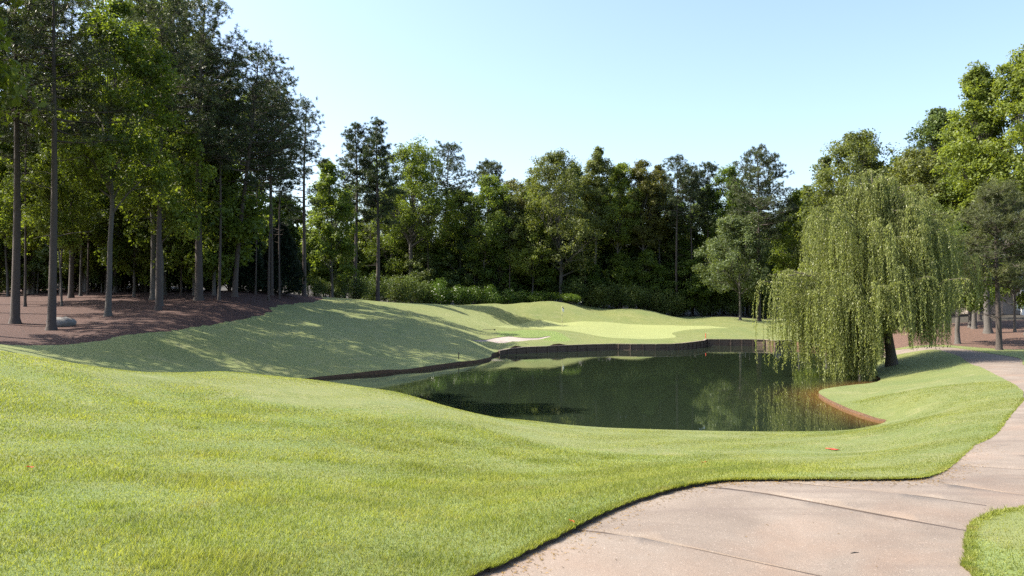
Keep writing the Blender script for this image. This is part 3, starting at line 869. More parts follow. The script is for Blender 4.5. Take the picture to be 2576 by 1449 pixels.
def shrub(seed, H, R, leaf='leaf_shrub', size=.17, n=4200):
    g = np.random.default_rng(seed); mb = MB()
    cl = []
    for k in range(9):
        a = k * 2.4 + g.uniform(-.4, .4); rr = R * g.uniform(.2, .62); z = H * g.uniform(.3, .72)
        p = np.array((math.cos(a) * rr, math.sin(a) * rr, z)); cl.append((p, R * g.uniform(.36, .52)))
        mb.tube([(0, 0, 0), tuple(p * np.array((.45, .45, .5))), tuple(p)], [.04, .028, .012], 5, False)
    cl.append((np.array((0, 0, H * .74)), R * .42))
    cc, nr, sh = [], [], []
    for p, r in cl:
        k = n // len(cl); u = unit(g.normal(0, 1, (k, 3))) ; rad = r * (g.random(k) ** .3) * (1 + .16 * np.sin(u[:, 0] * 7 + u[:, 2] * 6))
        q = p + u * rad[:, None] * np.array((1, 1, 1.1)); keep = q[:, 2] > .03
        cc.append(q[keep]); nr.append((u * .7 + np.array((0, 0, .6)))[keep]); sh.append(np.clip(g.normal(.45, .2, k), 0, 1)[keep])
    cc, nr, sh = np.concatenate(cc), np.concatenate(nr), np.concatenate(sh)
    v, f = leaf_quads(cc, size, nr, g, .5)
    return mb.mesh('stem', M['bark_grey']), mesh_np('foliage', v, f, M[leaf], None, True, np.repeat(sh, 4))


def plant_tree(name, meshes, loc, rz, scale, label, cat='tree', group=None, parts=('trunk', 'crown')):
    r = empty(name, loc, rz); r.scale = scale
    for pn, me in zip(parts, meshes): link(pn, me, r)
    return tag(r, label, cat, group)


REFS = []       # (view x, distance, phrase) of every tree with a look of its own; others are described against these

def front(kind, px, d, topy, halfw, basey, seed, label, ref, group, **kw):
    """A tree with its own shape: stands at view x, d metres ahead; crown from basey up to topy, halfw pixels either side."""
    x = WX(px, d); z = gz(x, d)
    H = P(px, topy, d)[2] - z; cb = max(1.2, P(px, basey, d)[2] - z); R = halfw * d / F
    if kind == 'broadleaf' and d > 95:
        R *= 1.28; kw['lobes'] = kw.get('lobes', 16) + 6; kw['size'] = kw.get('size', .26) * .82; kw['per'] = int(kw.get('per', 60) * 1.35)
    me = pine(seed, H, cb, R, **kw) if kind == 'pine' else broadleaf(seed, H, cb, R, **kw)
    REFS.append((px, d, ref))
    return plant_tree('pine_tree' if kind == 'pine' else 'broadleaf_tree', me, (x, d, z - .05), 0, (1, 1, 1), label, group=group)


GL, GB, GR = 'trees on the straw bank', 'trees behind the green', 'trees beside the far path'
# --- left bank
front('pine', 38, 42, -90, 190, 330, 11, 'tall pine with thick trunk at the left edge of the wood, long low limbs', 'the pine at the left edge', GL, tufts=18, need=18, tr=.22, branches=56, gap=.25)
front('pine', 130, 40, -120, 170, 400, 12, 'pale-trunked pine standing beside the grey boulder', 'the pine by the boulder', GL, tufts=17, need=18, tr=.20, branches=50, gap=.25)
front('broadleaf', 272, 45, 10, 150, 500, 13, 'slim sweetgum forking high up, standing alone on bare straw', 'the forked sweetgum', GL, leaf='leaf_mid', lobes=20, clumps=12, per=85, size=.2, tr=.16)
front('pine', 398, 48, -40, 130, 330, 14, 'straight pine with a long clean trunk, between forked sweetgum and big forked pine', 'the straight clean pine', GL, tufts=19, need=18, tr=.17)
front('broadleaf', 385, 54, 5, 95, 300, 15, 'tall broadleaf with sunlit yellow-green top against the sky', 'the sunlit yellow-green top', GL, leaf='leaf_bright', lobes=14, per=80, size=.22, tr=.18)
front('pine', 500, 53, 2, 150, 420, 16, 'biggest pine of the bank, thick trunk and broad dark top', 'the biggest pine', GL, tufts=21, need=19, tr=.26, branches=74, gap=.15)
front('pine', 590, 56, 125, 165, 480, 17, 'leaning pine with wide layered limbs, beside the dark cedars', 'the leaning layered pine', GL, tufts=20, need=19, tr=.19, branches=66, lean=1.6, gap=.2)
front('pine', 682, 63, 205, 110, 480, 18, 'dark pine with drooping limbs behind the two cedars', 'the pine behind the cedars', GL, tufts=20, need=18, tr=.18, branches=62)
front('pine', 765, 70, 252, 62, 560, 19, 'slender open-crowned pine at the tip of the straw bank', 'the slender tip pine', GL, tufts=13, need=16, tr=.19, branches=50, gap=.35)
front('broadleaf', 488, 57, 490, 122, 690, 20, 'young leafy tree with twin stems catching sun on its low branches', 'the young twin-stem tree', GL, leaf='leaf_mid', lobes=20, clumps=8, per=60, size=.19, tr=.12)
front('broadleaf', 215, 62, 440, 120, 720, 21, 'glowing yellow-green understory tree deep in the left wood', 'the glowing understory tree', GL, leaf='leaf_bright', lobes=16, per=75, size=.22, tr=.13)
front('pine', 178, 56, -40, 120, 350, 22, 'thin dark pine a few steps behind the boulder pine', 'the thin dark pine', GL, tufts=15, need=15, tr=.17, gap=.3)
# --- gap and centre
front('pine', 893, 92, 312, 56, 560, 31, 'tall pine with airy crown, left one of the close pair', 'the left pine of the pair', GB, tufts=22, need=16, tr=.25, branches=60, gap=.2, nl=.34, nw=.036)
front('pine', 950, 91, 304, 52, 560, 32, 'tall dark pine with rounded head, right one of the close pair', 'the right pine of the pair', GB, tufts=24, need=16, tr=.25, branches=62, gap=.1, nl=.34, nw=.036)
front('broadleaf', 1032, 110, 360, 98, 610, 33, 'wide-branching tree with thick forked trunk right of the pine pair', 'the thick forked tree', GB, leaf='leaf_mid', lobes=22, per=60, size=.3, tr=.38, fork=.35)
front('pine', 1105, 114, 364, 80, 520, 34, 'pine leaning its flat crown to the right over a gap of sky', 'the flat leaning pine', GB, tufts=16, need=15, tr=.22, lean=1.5, nl=.36, nw=.04)
front('broadleaf', 835, 84, 405, 75, 700, 35, 'pale leafy tree filling the gap left of the pine pair', 'the pale gap tree', GB, leaf='leaf_bright', lobes=18, per=65, size=.27, tr=.16)
front('broadleaf', 985, 113, 470, 60, 710, 36, 'bright small broadleaf low behind the pine pair', 'the bright low tree', GB, leaf='leaf_bright', lobes=14, per=60, size=.27, tr=.13)
front('pine', 1225, 121, 410, 36, 470, 37, 'small pine top poking above the yellow-green tree', 'the poking pine top', GB, tufts=14, need=15, tr=.2, branches=34, nl=.36, nw=.04)
front('broadleaf', 1216, 111, 440, 62, 660, 38, 'narrow yellow-green tree above the clipped shrubs', 'the narrow yellow-green tree', GB, leaf='leaf_bright', lobes=18, per=60, size=.28, tr=.17)
front('broadleaf', 1150, 114, 470, 60, 640, 39, 'mid green tree between leaning pine and yellow-green tree', 'the mid green tree', GB, leaf='leaf_mid', lobes=14, per=55, size=.3, tr=.17)
front('broadleaf', 1292, 113, 452, 55, 640, 40, 'brownish small-leaved tree left of the broad grey-green crown', 'the brownish tree', GB, leaf='leaf_amber', lobes=15, per=55, size=.27, tr=.17)
front('broadleaf', 1412, 110, 377, 102, 690, 41, 'broadest grey-green crown, tall and rounded, behind the flag', 'the broad grey-green crown', GB, leaf='leaf_olive', lobes=26, per=62, size=.3, tr=.3)
front('broadleaf', 1498, 112, 374, 44, 600, 42, 'tall narrow grey-green crown joined to the broadest one', 'the joined narrow crown', GB, leaf='leaf_olive', lobes=16, per=58, size=.3, tr=.2)
front('broadleaf', 1340, 110, 500, 52, 700, 43, 'lower pale green tree in front of the broadest crown', 'the lower pale tree', GB, leaf='leaf_bright', lobes=15, per=58, size=.27, tr=.14)
front('broadleaf', 1552, 113, 408, 52, 620, 44, 'tree with a sunlit lime top right of the broad crowns', 'the lime-topped tree', GB, leaf='leaf_bright', lobes=16, per=58, size=.29, tr=.18)
front('broadleaf', 1618, 113, 400, 44, 620, 45, 'oak with amber-brown new leaves high on the skyline', 'the amber oak', GB, leaf='leaf_amber', lobes=16, per=55, size=.28, tr=.19)
front('broadleaf', 1662, 115, 412, 36, 600, 46, 'second amber oak, slimmer, just left of three thin pines', 'the slim amber oak', GB, leaf='leaf_amber', lobes=14, per=52, size=.28, tr=.17)
front('pine', 1702, 111, 393, 52, 570, 47, 'first of three thin pines, the tallest with pointed head', 'the pointed thin pine', GB, tufts=15, need=15, tr=.19, nl=.36, nw=.04, gap=.2)
front('pine', 1742, 113, 420, 44, 580, 48, 'middle one of three thin pines, open crown and pale trunk', 'the middle thin pine', GB, tufts=14, need=15, tr=.17, nl=.36, nw=.04, gap=.25)
front('pine', 1784, 113, 412, 42, 570, 49, 'last of three thin pines, nearest to the tall layered pine', 'the last thin pine', GB, tufts=14, need=15, tr=.17, nl=.36, nw=.04, gap=.25)
front('broadleaf', 1838, 112, 420, 52, 620, 50, 'leafy green tree partly hidden behind the tall layered pine', 'the tree behind the layered pine', GB, leaf='leaf_mid', lobes=16, per=55, size=.3, tr=.18)
front('pine', 1908, 98, 378, 95, 600, 51, 'tall layered pine with dark flat tiers left of the willow', 'the tall layered pine', GB, tufts=24, need=17, tr=.29, branches=82, nl=.34, nw=.036)
front('broadleaf', 1862, 96, 535, 72, 740, 52, 'silvery light green tree in front of the tall layered pine', 'the silvery tree', GB, leaf='leaf_silver', lobes=18, per=62, size=.25, tr=.15)
front('broadleaf', 2010, 100, 480, 58, 700, 53, 'dark broadleaf filling the notch between layered pine and willow', 'the dark notch tree', GB, leaf='leaf_mid', lobes=16, per=60, size=.28, tr=.18)
# --- right side
front('broadleaf', 2165, 74, 330, 125, 640, 61, 'large olive crown rising behind the willow', 'the large olive crown', GR, leaf='leaf_olive', lobes=28, per=75, size=.23, tr=.25)
front('broadleaf', 2080, 80, 395, 55, 640, 62, 'open olive tree at the left shoulder of the large olive crown', 'the open olive tree', GR, leaf='leaf_olive', lobes=14, per=55, size=.24, tr=.17)
front('broadleaf', 2365, 70, 262, 92, 600, 63, 'dark green tall crown between the olive crown and bright sweetgums', 'the dark tall crown', GR, leaf='leaf_dark', lobes=28, per=72, size=.22, tr=.24, top=.35)
front('broadleaf', 2318, 58, 378, 110, 660, 64, 'dense rounded yellow-olive tree just behind the willow top', 'the rounded yellow-olive tree', GR, leaf='leaf_olive', lobes=26, clumps=13, per=85, size=.18, tr=.2)
front('broadleaf', 2485, 52, 158, 88, 560, 65, 'bright green sweetgum with spiky pointed tip', 'the spiky sweetgum', GR, leaf='leaf_bright', lobes=24, clumps=12, per=90, size=.18, tr=.22)
front('broadleaf', 2590, 50, 100, 115, 600, 66, 'tallest sweetgum at the right edge of the frame', 'the tallest sweetgum', GR, leaf='leaf_bright', lobes=28, clumps=13, per=95, size=.18, tr=.25)
front('broadleaf', 2450, 55, 395, 90, 640, 67, 'low bright sweetgum boughs under the spiky sweetgum', 'the low bright tree', GR, leaf='leaf_bright', lobes=20, clumps=12, per=85, size=.17, tr=.16)
front('pine', 2512, 43, 470, 100, 720, 68, 'feathery grey young pine beside the bend of the path', 'the feathery grey pine', GR, leaf='needles_grey', tufts=26, need=18, nl=.22, nw=.018, tr=.16, branches=70)
front('broadleaf', 2408, 47, 560, 85, 760, 69, 'shaded small tree leaning by the path just right of the willow', 'the shaded path tree', GR, leaf='leaf_mid', lobes=16, clumps=10, per=85, size=.15, tr=.15)
front('broadleaf', 2440, 56, 600, 70, 770, 70, 'slim tree on the leaf litter, second trunk from the willow', 'the slim litter tree', GR, leaf='leaf_olive', lobes=14, clumps=9, per=75, size=.17, tr=.14)
front('broadleaf', 2552, 52, 610, 62, 760, 71, 'thin crooked tree in front of the house', 'the crooked house tree', GR, leaf='leaf_mid', lobes=12, clumps=8, per=60, size=.16, tr=.09)
front('pine', 2462, 62, 480, 70, 700, 72, 'bare-trunked pine standing back toward the house', 'the pine toward the house', GR, tufts=18, need=16, tr=.2, branches=50)

# --- trees of the wood behind: copies of a few builds, each turned and scaled its own way
VAR = {
 'pine': [pine(101, 24, 12, 3.4, tufts=15, need=15, tr=.2, nl=.36, nw=.04), pine(102, 24, 13.5, 3.0, tufts=14, need=15, tr=.18, nl=.36, nw=.04, gap=.25), pine(103, 24, 10.5, 3.9, tufts=17, need=15, tr=.23, nl=.36, nw=.04)],
 'leaf_mid': [broadleaf(111, 20, 6.5, 3.6, 'leaf_mid', per=60, size=.3), broadleaf(112, 20, 8, 3.2, 'leaf_mid', per=60, size=.3, lobes=14)],
 'leaf_dark': [broadleaf(113, 20, 5, 3.8, 'leaf_dark', per=62, size=.3, lobes=18), broadleaf(114, 20, 7, 3.3, 'leaf_dark', per=60, size=.3)],
 'leaf_bright': [broadleaf(115, 20, 6, 3.3, 'leaf_bright', per=58, size=.3, lobes=15)],
 'leaf_olive': [broadleaf(116, 20, 7, 3.4, 'leaf_olive', per=58, size=.3)],
 'low_dark': [broadleaf(121, 8, 1.2, 2.6, 'leaf_dark', per=75, size=.24, lobes=15, tr=.1), broadleaf(122, 8, 1.0, 2.3, 'leaf_dark', per=75, size=.24, lobes=14, tr=.09)],
 'young_pine': [pine(104, 20, 11.5, 1.7, tufts=12, need=16, tr=.10, branches=38, stubs=16), pine(105, 20, 13, 1.5, tufts=11, need=16, tr=.085, branches=34, stubs=18)],
 'low_bright': [broadleaf(124, 12, 4.0, 3.0, 'leaf_bright', per=62, size=.22, lobes=15, tr=.1), broadleaf(125, 12, 4.6, 2.8, 'leaf_bright', per=58, size=.22, lobes=14, tr=.09)],
 'low_mid': [broadleaf(123, 8, 1.5, 2.4, 'leaf_mid', per=70, size=.24, lobes=14, tr=.1)],
}
SHRUB = [shrub(401, 3.4, 1.9), shrub(402, 3.4, 1.8), shrub(403, 3.2, 2.0)]
SHRUB_D = [shrub(404, 3.6, 2.0, 'leaf_dark', .17), shrub(405, 3.4, 2.1, 'leaf_dark', .18)]
VAR['low_shrub'] = SHRUB_D
DESC = {'young_pine': ('thin pole-like young pine', 'pine_tree'), 'low_shrub': ('dark woodland shrub', 'shrub'), 'pine': ('bare-stemmed pine', 'pine_tree'), 'leaf_mid': ('mid green broadleaf', 'broadleaf_tree'), 'leaf_dark': ('dark broadleaf', 'broadleaf_tree'), 'leaf_bright': ('light green broadleaf', 'broadleaf_tree'),
        'leaf_olive': ('olive broadleaf', 'broadleaf_tree'), 'low_bright': ('glowing light green understory tree', 'understory_tree'), 'low_dark': ('dark low understory tree', 'understory_tree'), 'low_mid': ('leafy low understory tree', 'understory_tree')}
USED = set()


def describe(kind, px, d):
    refs = sorted(REFS, key=lambda r: abs(r[0] - px) + abs(r[1] - d) * 1.5)
    for row in ('just', 'a row', 'farther', 'well'):
        for r in refs[:6]:
            dx = px - r[0]
            side = 'left of' if dx < 0 else 'right of'
            depth = 'behind' if d > r[1] + 2 else 'beside'
            s = f"{DESC[kind][0]} {row} {depth} and {side} {r[2]}" if depth == 'behind' else f"{DESC[kind][0]} {row} to the {side} {r[2]}".replace('a row to', 'a little to').replace('farther to', 'farther off to').replace('well to', 'well over to')
            if s not in USED:
                USED.add(s); return s
    return f"{DESC[kind][0]} deep in the wood"


SKY_X = [-300, 470, 560, 640, 740, 765, 800, 1000, 1180, 1300, 1330, 1500, 1600, 1800, 1990, 2050, 2200, 2300, 2400, 2500]
SKY_Y = [-200, -40, 50, 150, 240, 340, 430, 420, 450, 460, 410, 400, 420, 440, 490, 430, 360, 340, 290, 200]


def fill(zone, n, dlo, dhi, kinds, hlo, hhi, seed, group):
    g = random.Random(seed)
    for i in range(n):
        px = zone[0] + (zone[1] - zone[0]) * (i + g.uniform(.1, .9)) / n
        d = g.uniform(dlo, dhi); kind = g.choice(kinds)
        x = WX(px, d); z = gz(x, d)
        me = g.choice(VAR[kind]); base = 20 if kind == 'young_pine' else 3.5 if kind == 'low_shrub' else 24 if kind == 'pine' else 12 if kind == 'low_bright' else 8 if kind.startswith('low') else 20
        cap = P(px, np.interp(px, SKY_X, SKY_Y) + g.uniform(5, 70), d)[2] - z
        h = max(2.2 if kind == 'low_shrub' else 4.0, min(g.uniform(hlo, hhi), cap))
        sz = h / base; sw = sz * g.uniform(.88, 1.15)
        plant_tree(DESC[kind][1], me, (x, d, z - .05), g.uniform(0, 6.28), (sw, sw, sz), describe(kind, px, d), 'shrub' if kind == 'low_shrub' else 'tree', group=group, parts=('stem', 'foliage') if kind == 'low_shrub' else ('trunk', 'crown'))


fill((-30, 540), 7, 58, 70, ['pine', 'pine', 'leaf_mid', 'leaf_mid'], 19, 24, 201, 'trees deep in the left wood')
fill((-30, 700), 7, 76, 92, ['pine', 'leaf_mid', 'leaf_bright', 'leaf_dark'], 20, 25, 202, 'trees deep in the left wood')
fill((-40, 640), 12, 69, 74, ['low_dark'], 4, 6, 218, 'understory of the left wood')
fill((-30, 560), 6, 50, 58, ['low_bright', 'low_mid', 'low_bright'], 9, 13, 219, 'leafy young trees among the pines')
fill((-40, 580), 22, 62, 72, ['low_dark', 'low_mid', 'low_bright'], 5, 9, 203, 'understory of the left wood')
fill((790, 1340), 10, 116, 128, ['pine', 'leaf_mid', 'leaf_dark', 'leaf_bright'], 15, 20, 204, 'trees deep behind the green')
fill((1320, 2060), 18, 117, 132, ['pine', 'leaf_dark', 'leaf_dark', 'leaf_mid', 'leaf_olive'], 20, 24, 205, 'trees deep behind the green')
fill((770, 2050), 34, 111, 114, ['low_dark', 'low_mid', 'low_mid'], 6, 10, 206, 'understory behind the green')
fill((760, 2060), 34, 115, 122, ['low_dark', 'low_mid', 'low_mid'], 8, 12, 216, 'understory behind the green')
fill((-40, 760), 22, 78, 92, ['low_dark', 'low_mid'], 7, 12, 213, 'understory of the left wood')
fill((-40, 560), 13, 60, 76, ['low_bright', 'low_mid', 'low_bright'], 10, 15, 214, 'understory of the left wood')
fill((1350, 2000), 14, 113, 120, ['leaf_dark', 'leaf_dark', 'leaf_mid'], 13, 18, 207, 'trees deep behind the green')
fill((10, 740), 16, 50, 66, ['young_pine'], 15, 20, 222, 'thin young pines in the left wood')
fill((800, 1300), 6, 109, 114, ['young_pine'], 13, 17, 223, 'thin young pines behind the green')
fill((-40, 720), 24, 64, 70, ['low_shrub'], 2.2, 4, 220, 'woodland shrubs under the trees')
fill((1090, 2040), 22, 110, 112.5, ['low_shrub'], 2.4, 4.2, 221, 'woodland shrubs under the trees')
fill((1440, 1720), 10, 108.5, 110, ['low_shrub'], 2.6, 4.0, 224, 'woodland shrubs under the trees')
fill((2040, 2480), 9, 82, 98, ['leaf_dark', 'leaf_mid', 'pine', 'leaf_olive'], 17, 22, 208, 'trees deep on the right')
fill((2030, 2480), 9, 72, 88, ['low_dark', 'low_mid'], 6, 10, 209, 'understory on the right')

# trees just outside the frame on the left, whose shade lies over the valley
g_ = random.Random(77)
OFF = ['pine beyond the left frame edge, shading the valley', 'leafy tree beyond the left frame edge, shading the valley',       'stout pine outside the picture, nearest to the mound', 'slim pine outside the picture, at the wood corner', 'broad tree outside the picture, behind the wood corner', 'tall pine outside the picture, uphill of the boulder', 'rearmost pine outside the picture, deep in the wood edge']
for (x, y, kind), lab in zip([(-33, 42, 'pine'), (-28, 37, 'leaf_mid'), (-23.5, 31.5, 'pine'), (-27, 34, 'pine'), (-21.5, 28.5, 'leaf_mid'), (-34, 47, 'pine'), (-36.5, 52, 'pine')], OFF):
    me = g_.choice(VAR[kind]); h = g_.uniform(20, 24); sz = h / (24 if kind == 'pine' else 20)
    plant_tree(DESC[kind][1], me, (x, y, gz(x, y) - .05), g_.uniform(0, 6.28), (sz, sz, sz), lab, group='trees on the straw bank')

# --- two dark cedars, shrubs
for px, d, topy, hw, sd, lab in [(622, 62, 548, 44, 301, 'slimmer of two dark conical cedars at the end of the straw bank'), (706, 65, 562, 58, 302, 'broader of two dark conical cedars at the end of the straw bank')]:
    x = WX(px, d); z = gz(x, d)
    plant_tree('cedar_tree', conifer_cone(sd, P(px, topy, d)[2] - z, hw * d / F), (x, d, z - .05), 0, (1, 1, 1), lab, group='cedars on the straw bank')

ordw = ['first', 'second', 'third', 'fourth', 'fifth', 'sixth', 'seventh', 'eighth', 'ninth', 'tenth']
for k, (px, topy, d) in enumerate([(1108, 697, 106), (1152, 714, 106), (1190, 716, 107), (1236, 714, 107), (1276, 722, 108), (1318, 728, 109), (1352, 730, 108), (1388, 732, 109), (1436, 736, 108)]):
    d -= 3.0; x = WX(px, d); z = gz(x, d); h = P(px, topy, d)[2] - z; me = SHRUB[k % 3]; s = h / 3.35
    plant_tree('shrub', me, (x, d, z - .08), k * 1.7, (max(s * .82, .88), max(s * .82, .88), s), f"{ordw[k]} bright round shrub from the left in the hedge row behind the left mound", 'shrub', 'bright shrubs behind the mound', ('stem', 'foliage'))
for k, (px, topy, d) in enumerate([(752, 690, 76), (800, 694, 82), (846, 690, 86), (900, 690, 92), (945, 682, 96), (998, 690, 100), (1040, 682, 102), (1072, 704, 104)]):
    x = WX(px, d); z = gz(x, d); h = max(1.5, P(px, topy, d)[2] - z); me = SHRUB_D[k % 2]; s = h / 3.5
    plant_tree('shrub', me, (x, d, z - .08), k * 2.1, (s * .9, s * .9, s), f"{ordw[k]} dark shrub from the left along the top of the shaded bank", 'shrub', 'dark shrubs along the bank', ('stem', 'foliage'))

# ------------------------------------------------------------------ weeping willow
def willow():
    d0 = 40.0; x0 = WX(2242, d0); z0 = gz(x0, d0)
    g = np.random.default_rng(9)
    root = empty('weeping_willow', (x0, d0, z0 - .05))
    tag(root, 'large weeping willow trailing its long curtains into the pond', 'tree')
    mb = MB()
    trunk = np.array([(0, 0, 0), (-.05, 0, .6), (-.12, .05, 1.3), (-.25, .05, 2.1), (-.2, .1, 3.4), (-.45, .1, 5.0), (-.7, .1, 6.8), (-.9, .1, 8.3)])
    mb.tube(trunk, [.34, .25, .22, .21, .17, .13, .09, .04], 9)
    def tp(z): return np.array([np.interp(z, trunk[:, 2], trunk[:, k]) for k in range(3)])
    # boughs: (end x, end y, end height); strands hang from the outer half down to the floor height for that side
    ends = [(-5.7, -.6, 4.5), (-5.2, .6, 4.8), (-4.7, 1.0, 4.9), (-4.2, -1.8, 4.2), (-4.7, -1.6, 3.6), (-3.6, -2.8, 4.4), (-3.6, 2.6, 5.2), (-2.4, -3.4, 4.0), (-1.2, -3.6, 4.8), (-4.9, .3, 3.4), (-3.3, -2.3, 3.0), (-2.0, -2.9, 2.7), (-.9, -2.5, 3.2), (-1.6, -1.8, 3.6), (-2.8, -3.2, 3.2), (-1.7, -3.4, 3.0), (-3.8, -2.6, 3.2), (-2.6, -1.2, 3.4), (-2.2, .6, 3.6), (-1.4, 1.6, 3.8), (-3.4, 1.4, 3.8),
            (-3.9, -.5, 7.9), (-3.6, 1.3, 7.7), (-3.2, -1.8, 7.3), (-2.6, .2, 8.5), (-2.2, 2.6, 7.6), (-1.9, -2.5, 6.9), (-1.5, -.9, 9.0), (-1.1, .4, 9.7), (-.6, -.4, 9.3), (-.8, 1.8, 9.0), (-2.9, -1.1, 6.2), (-3.6, .4, 6.4), (-1.2, -2.4, 5.9),
            (.6, -1.4, 8.2), (1.3, .3, 8.6), (1.9, -1.0, 8.0), (2.7, .2, 8.3), (2.3, 1.9, 7.9), (.4, 2.2, 8.4), (.8, -2.3, 6.8), (2.6, -2.0, 6.6), (3.5, -.8, 7.6), (3.9, .9, 7.2), (4.2, -.2, 6.2), (3.4, 2.4, 6.6), (4.2, 1.4, 5.6), (1.6, -2.6, 5.2), (.3, -2.6, 4.6), (2.8, -2.4, 4.6), (1.2, 2.8, 6.0), (.2, .6, 9.1), (-.2, -1.6, 7.6)]
    vs, fs, sh = [], [], []
    lv = []
    strands = MB()
    full = []
    for (ex, ey, ez) in ends:
        if ex > 1.5: ex -= .8 if ey < 0 else .35
        full.append((ex, ey, ez, 1.0))
    for (ex, ey, ez, _w) in list(full):                 # each bough carries three or four side boughs of its own
        for k in range(3):
            f = g.uniform(.72, 1.04); q = np.array((ex * f, ey * f, ez + g.uniform(-.9, .35))) + g.normal(0, .62, 3) * np.array((1, 1, .25))
            full.append((*q, .75))
    for (ex, ey, ez, wt) in full:
        e = np.array((ex, ey, ez)); zb = np.clip(ez - np.hypot(ex, ey) * .75 - .6, 1.5, 7.6); b = tp(zb)
        q = np.linspace(0, 1, 8)[:, None]
        mid = b * .45 + e * .55 + np.array((0, 0, 1.2 + .10 * np.hypot(ex, ey)))
        bough = (1 - q) ** 2 * b + 2 * q * (1 - q) * mid + q ** 2 * e
        bough = bough + np.vstack([np.zeros((1, 3)), g.normal(0, .06, (7, 3))])
        mb.tube(bough, np.linspace(.085 * wt ** 2, .012, 8), 5, False)
        ns = int(wt * (30 + 9 * np.hypot(ex, ey) / 5))
        for s in range(ns):
            t = g.uniform(.3, 1.0) ** .65
            p = np.array([np.interp(t, q[:, 0], bough[:, k]) for k in range(3)])
            a = g.uniform(0, 6.28); out = np.array((math.cos(a), math.sin(a), 0)) * g.uniform(.05, .7)
            out += np.array((ex, ey, 0)) / (np.hypot(ex, ey) + .1) * .25 * g.random()
            sx = p[0] + out[0]
            sx = (x0 + sx) * d0 / (d0 + p[1] + out[1]) - x0
            floor = -.75 if sx < -.8 else (.3 if sx < -.45 else (1.7 if sx < .9 else 1.0 if sx < 3.0 else 2.6))
            ln = min(g.uniform(1.0, 4.5), max(.8, p[2] - floor - g.random() ** 2 * 1.1))
            m = max(8, int(ln / .085))
            w = np.linspace(0, 1, m)
            rise = .22 * g.random() + .08
            arc = 1 - np.exp(-w * ln * 2.6)
            px = p[0] + out[0] * arc + .05 * np.sin(w * 4 + a); py = p[1] + out[1] * arc + .05 * np.cos(w * 4 + a)
            pz = p[2] + rise * np.sin(np.minimum(1, w * ln / .7) * math.pi) * .8 - ln * np.maximum(0, w - .08 / ln)
            line = np.column_stack([px, py, pz])
            strands.tube(line[:: max(1, m // 7)], .006, 3, False)
            tone = np.clip(g.normal(.45, .16), 0, 1)
            for side in (0, 1):
                lv.append((line + g.normal(0, .022, (m, 3)), np.full(m, tone)))
    c = np.concatenate([l[0] for l in lv]); tone = np.concatenate([l[1] for l in lv]); n = len(c)
    dirv = unit(np.column_stack([g.normal(0, .42, n), g.normal(0, .42, n), np.full(n, -1.0)]))
    side = unit(np.cross(dirv, g.normal(0, 1, (n, 3)))) * (g.uniform(.012, .022, n))[:, None]
    ll = g.uniform(.08, .15, n)[:, None]
    v = np.empty((n, 4, 3), np.float32)
    v[:, 0] = c; v[:, 1] = c + dirv * ll * .45 + side; v[:, 2] = c + dirv * ll; v[:, 3] = c + dirv * ll * .45 - side
    link('trunk', mb.mesh('trunk', M['bark_willow']), root)
    link('branchlets', strands.mesh('branchlets', M['willow']), root)
    link('crown', mesh_np('crown', v.reshape(-1, 3), np.arange(4 * n).reshape(n, 4), M['willow'], None, True, np.repeat(np.clip(tone + g.normal(0, .15, n), 0, 1), 4)), root)


willow()

# ------------------------------------------------------------------ timber wall along the green
M['timber'] = bark_mat('wall_timber', (.045, .032, .023), (.16, .112, .080), 5.)
M['timber_cap'] = bark_mat('cap_timber', (.12, .095, .075), (.32, .26, .20), 4.)
def seawall():
    pl = [(*ray_water(px, py), h) for px, py, h in WALL]
    root = empty('timber_retaining_wall', (pl[8][0], pl[8][1], 0))
    tag(root, 'dark timber plank wall holding the green above the pond', 'wall')
    ox, oy = pl[8][0], pl[8][1]
    pts_ = [np.array((a - ox, b - oy - .05, h + .035)) for a, b, h in pl]
    boards, cap = MB(), MB(); posts = []
    acc = 0.0
    for a, b in zip(pts_[:-1], pts_[1:]):
        d = b - a; ln = np.hypot(d[0], d[1]); ang = math.atan2(d[1], d[0]); u = d[:2] / ln; nrm = np.array((-u[1], u[0]))
        if nrm[1] > 0: nrm = -nrm                       # towards the water and the camera
        zt = (a[2] + b[2]) / 2; k = 3; bh = (zt + .5) / k
        for j in range(k):                              # three courses of planks, a gap between them
            z0 = -.5 + bh * j; off = nrm * (.004 * j + .003)
            mid = (a[:2] + b[:2]) / 2 + off
            boards.box((mid[0], mid[1], z0 + bh / 2), (ln + .03, .05, bh - .012), ang, .006)
        mid = (a[:2] + b[:2]) / 2 + nrm * .03
        c0, c1 = a[:2] + nrm * .10, a[:2] - nrm * .09; e0, e1 = b[:2] + nrm * .10, b[:2] - nrm * .09
        cap.quad((*c1, a[2] + .045), (*c0, a[2] + .045), (*e0, b[2] + .045), (*e1, b[2] + .045))
        cap.quad((*c0, a[2] + .002), (*e0, b[2] + .002), (*e0, b[2] + .045), (*c0, a[2] + .045))
        cap.quad((*c1, a[2] + .002), (*c0, a[2] + .002), (*e0, b[2] + .002), (*e1, b[2] + .002))
        t = 1.0 - acc
        while t < ln:
            q = a + d * (t / ln); posts.append((q[0] + nrm[0] * .085, q[1] + nrm[1] * .085, q[2], ang)); t += .98
        acc = ln - (t - .98)
    link('planking', boards.mesh('planking', M['timber'], False), root)
    link('cap_board', cap.mesh('cap_board', M['timber_cap'], False), root)
    for x, y, z, ang in posts:
        m = MB().box((0, 0, 0), (.10, .09, z + .5 - .01), ang, .008)
        o = link('post', m.mesh('post', M['timber'], False), root); o.location = (x, y, (z + -.5) / 2)


seawall()

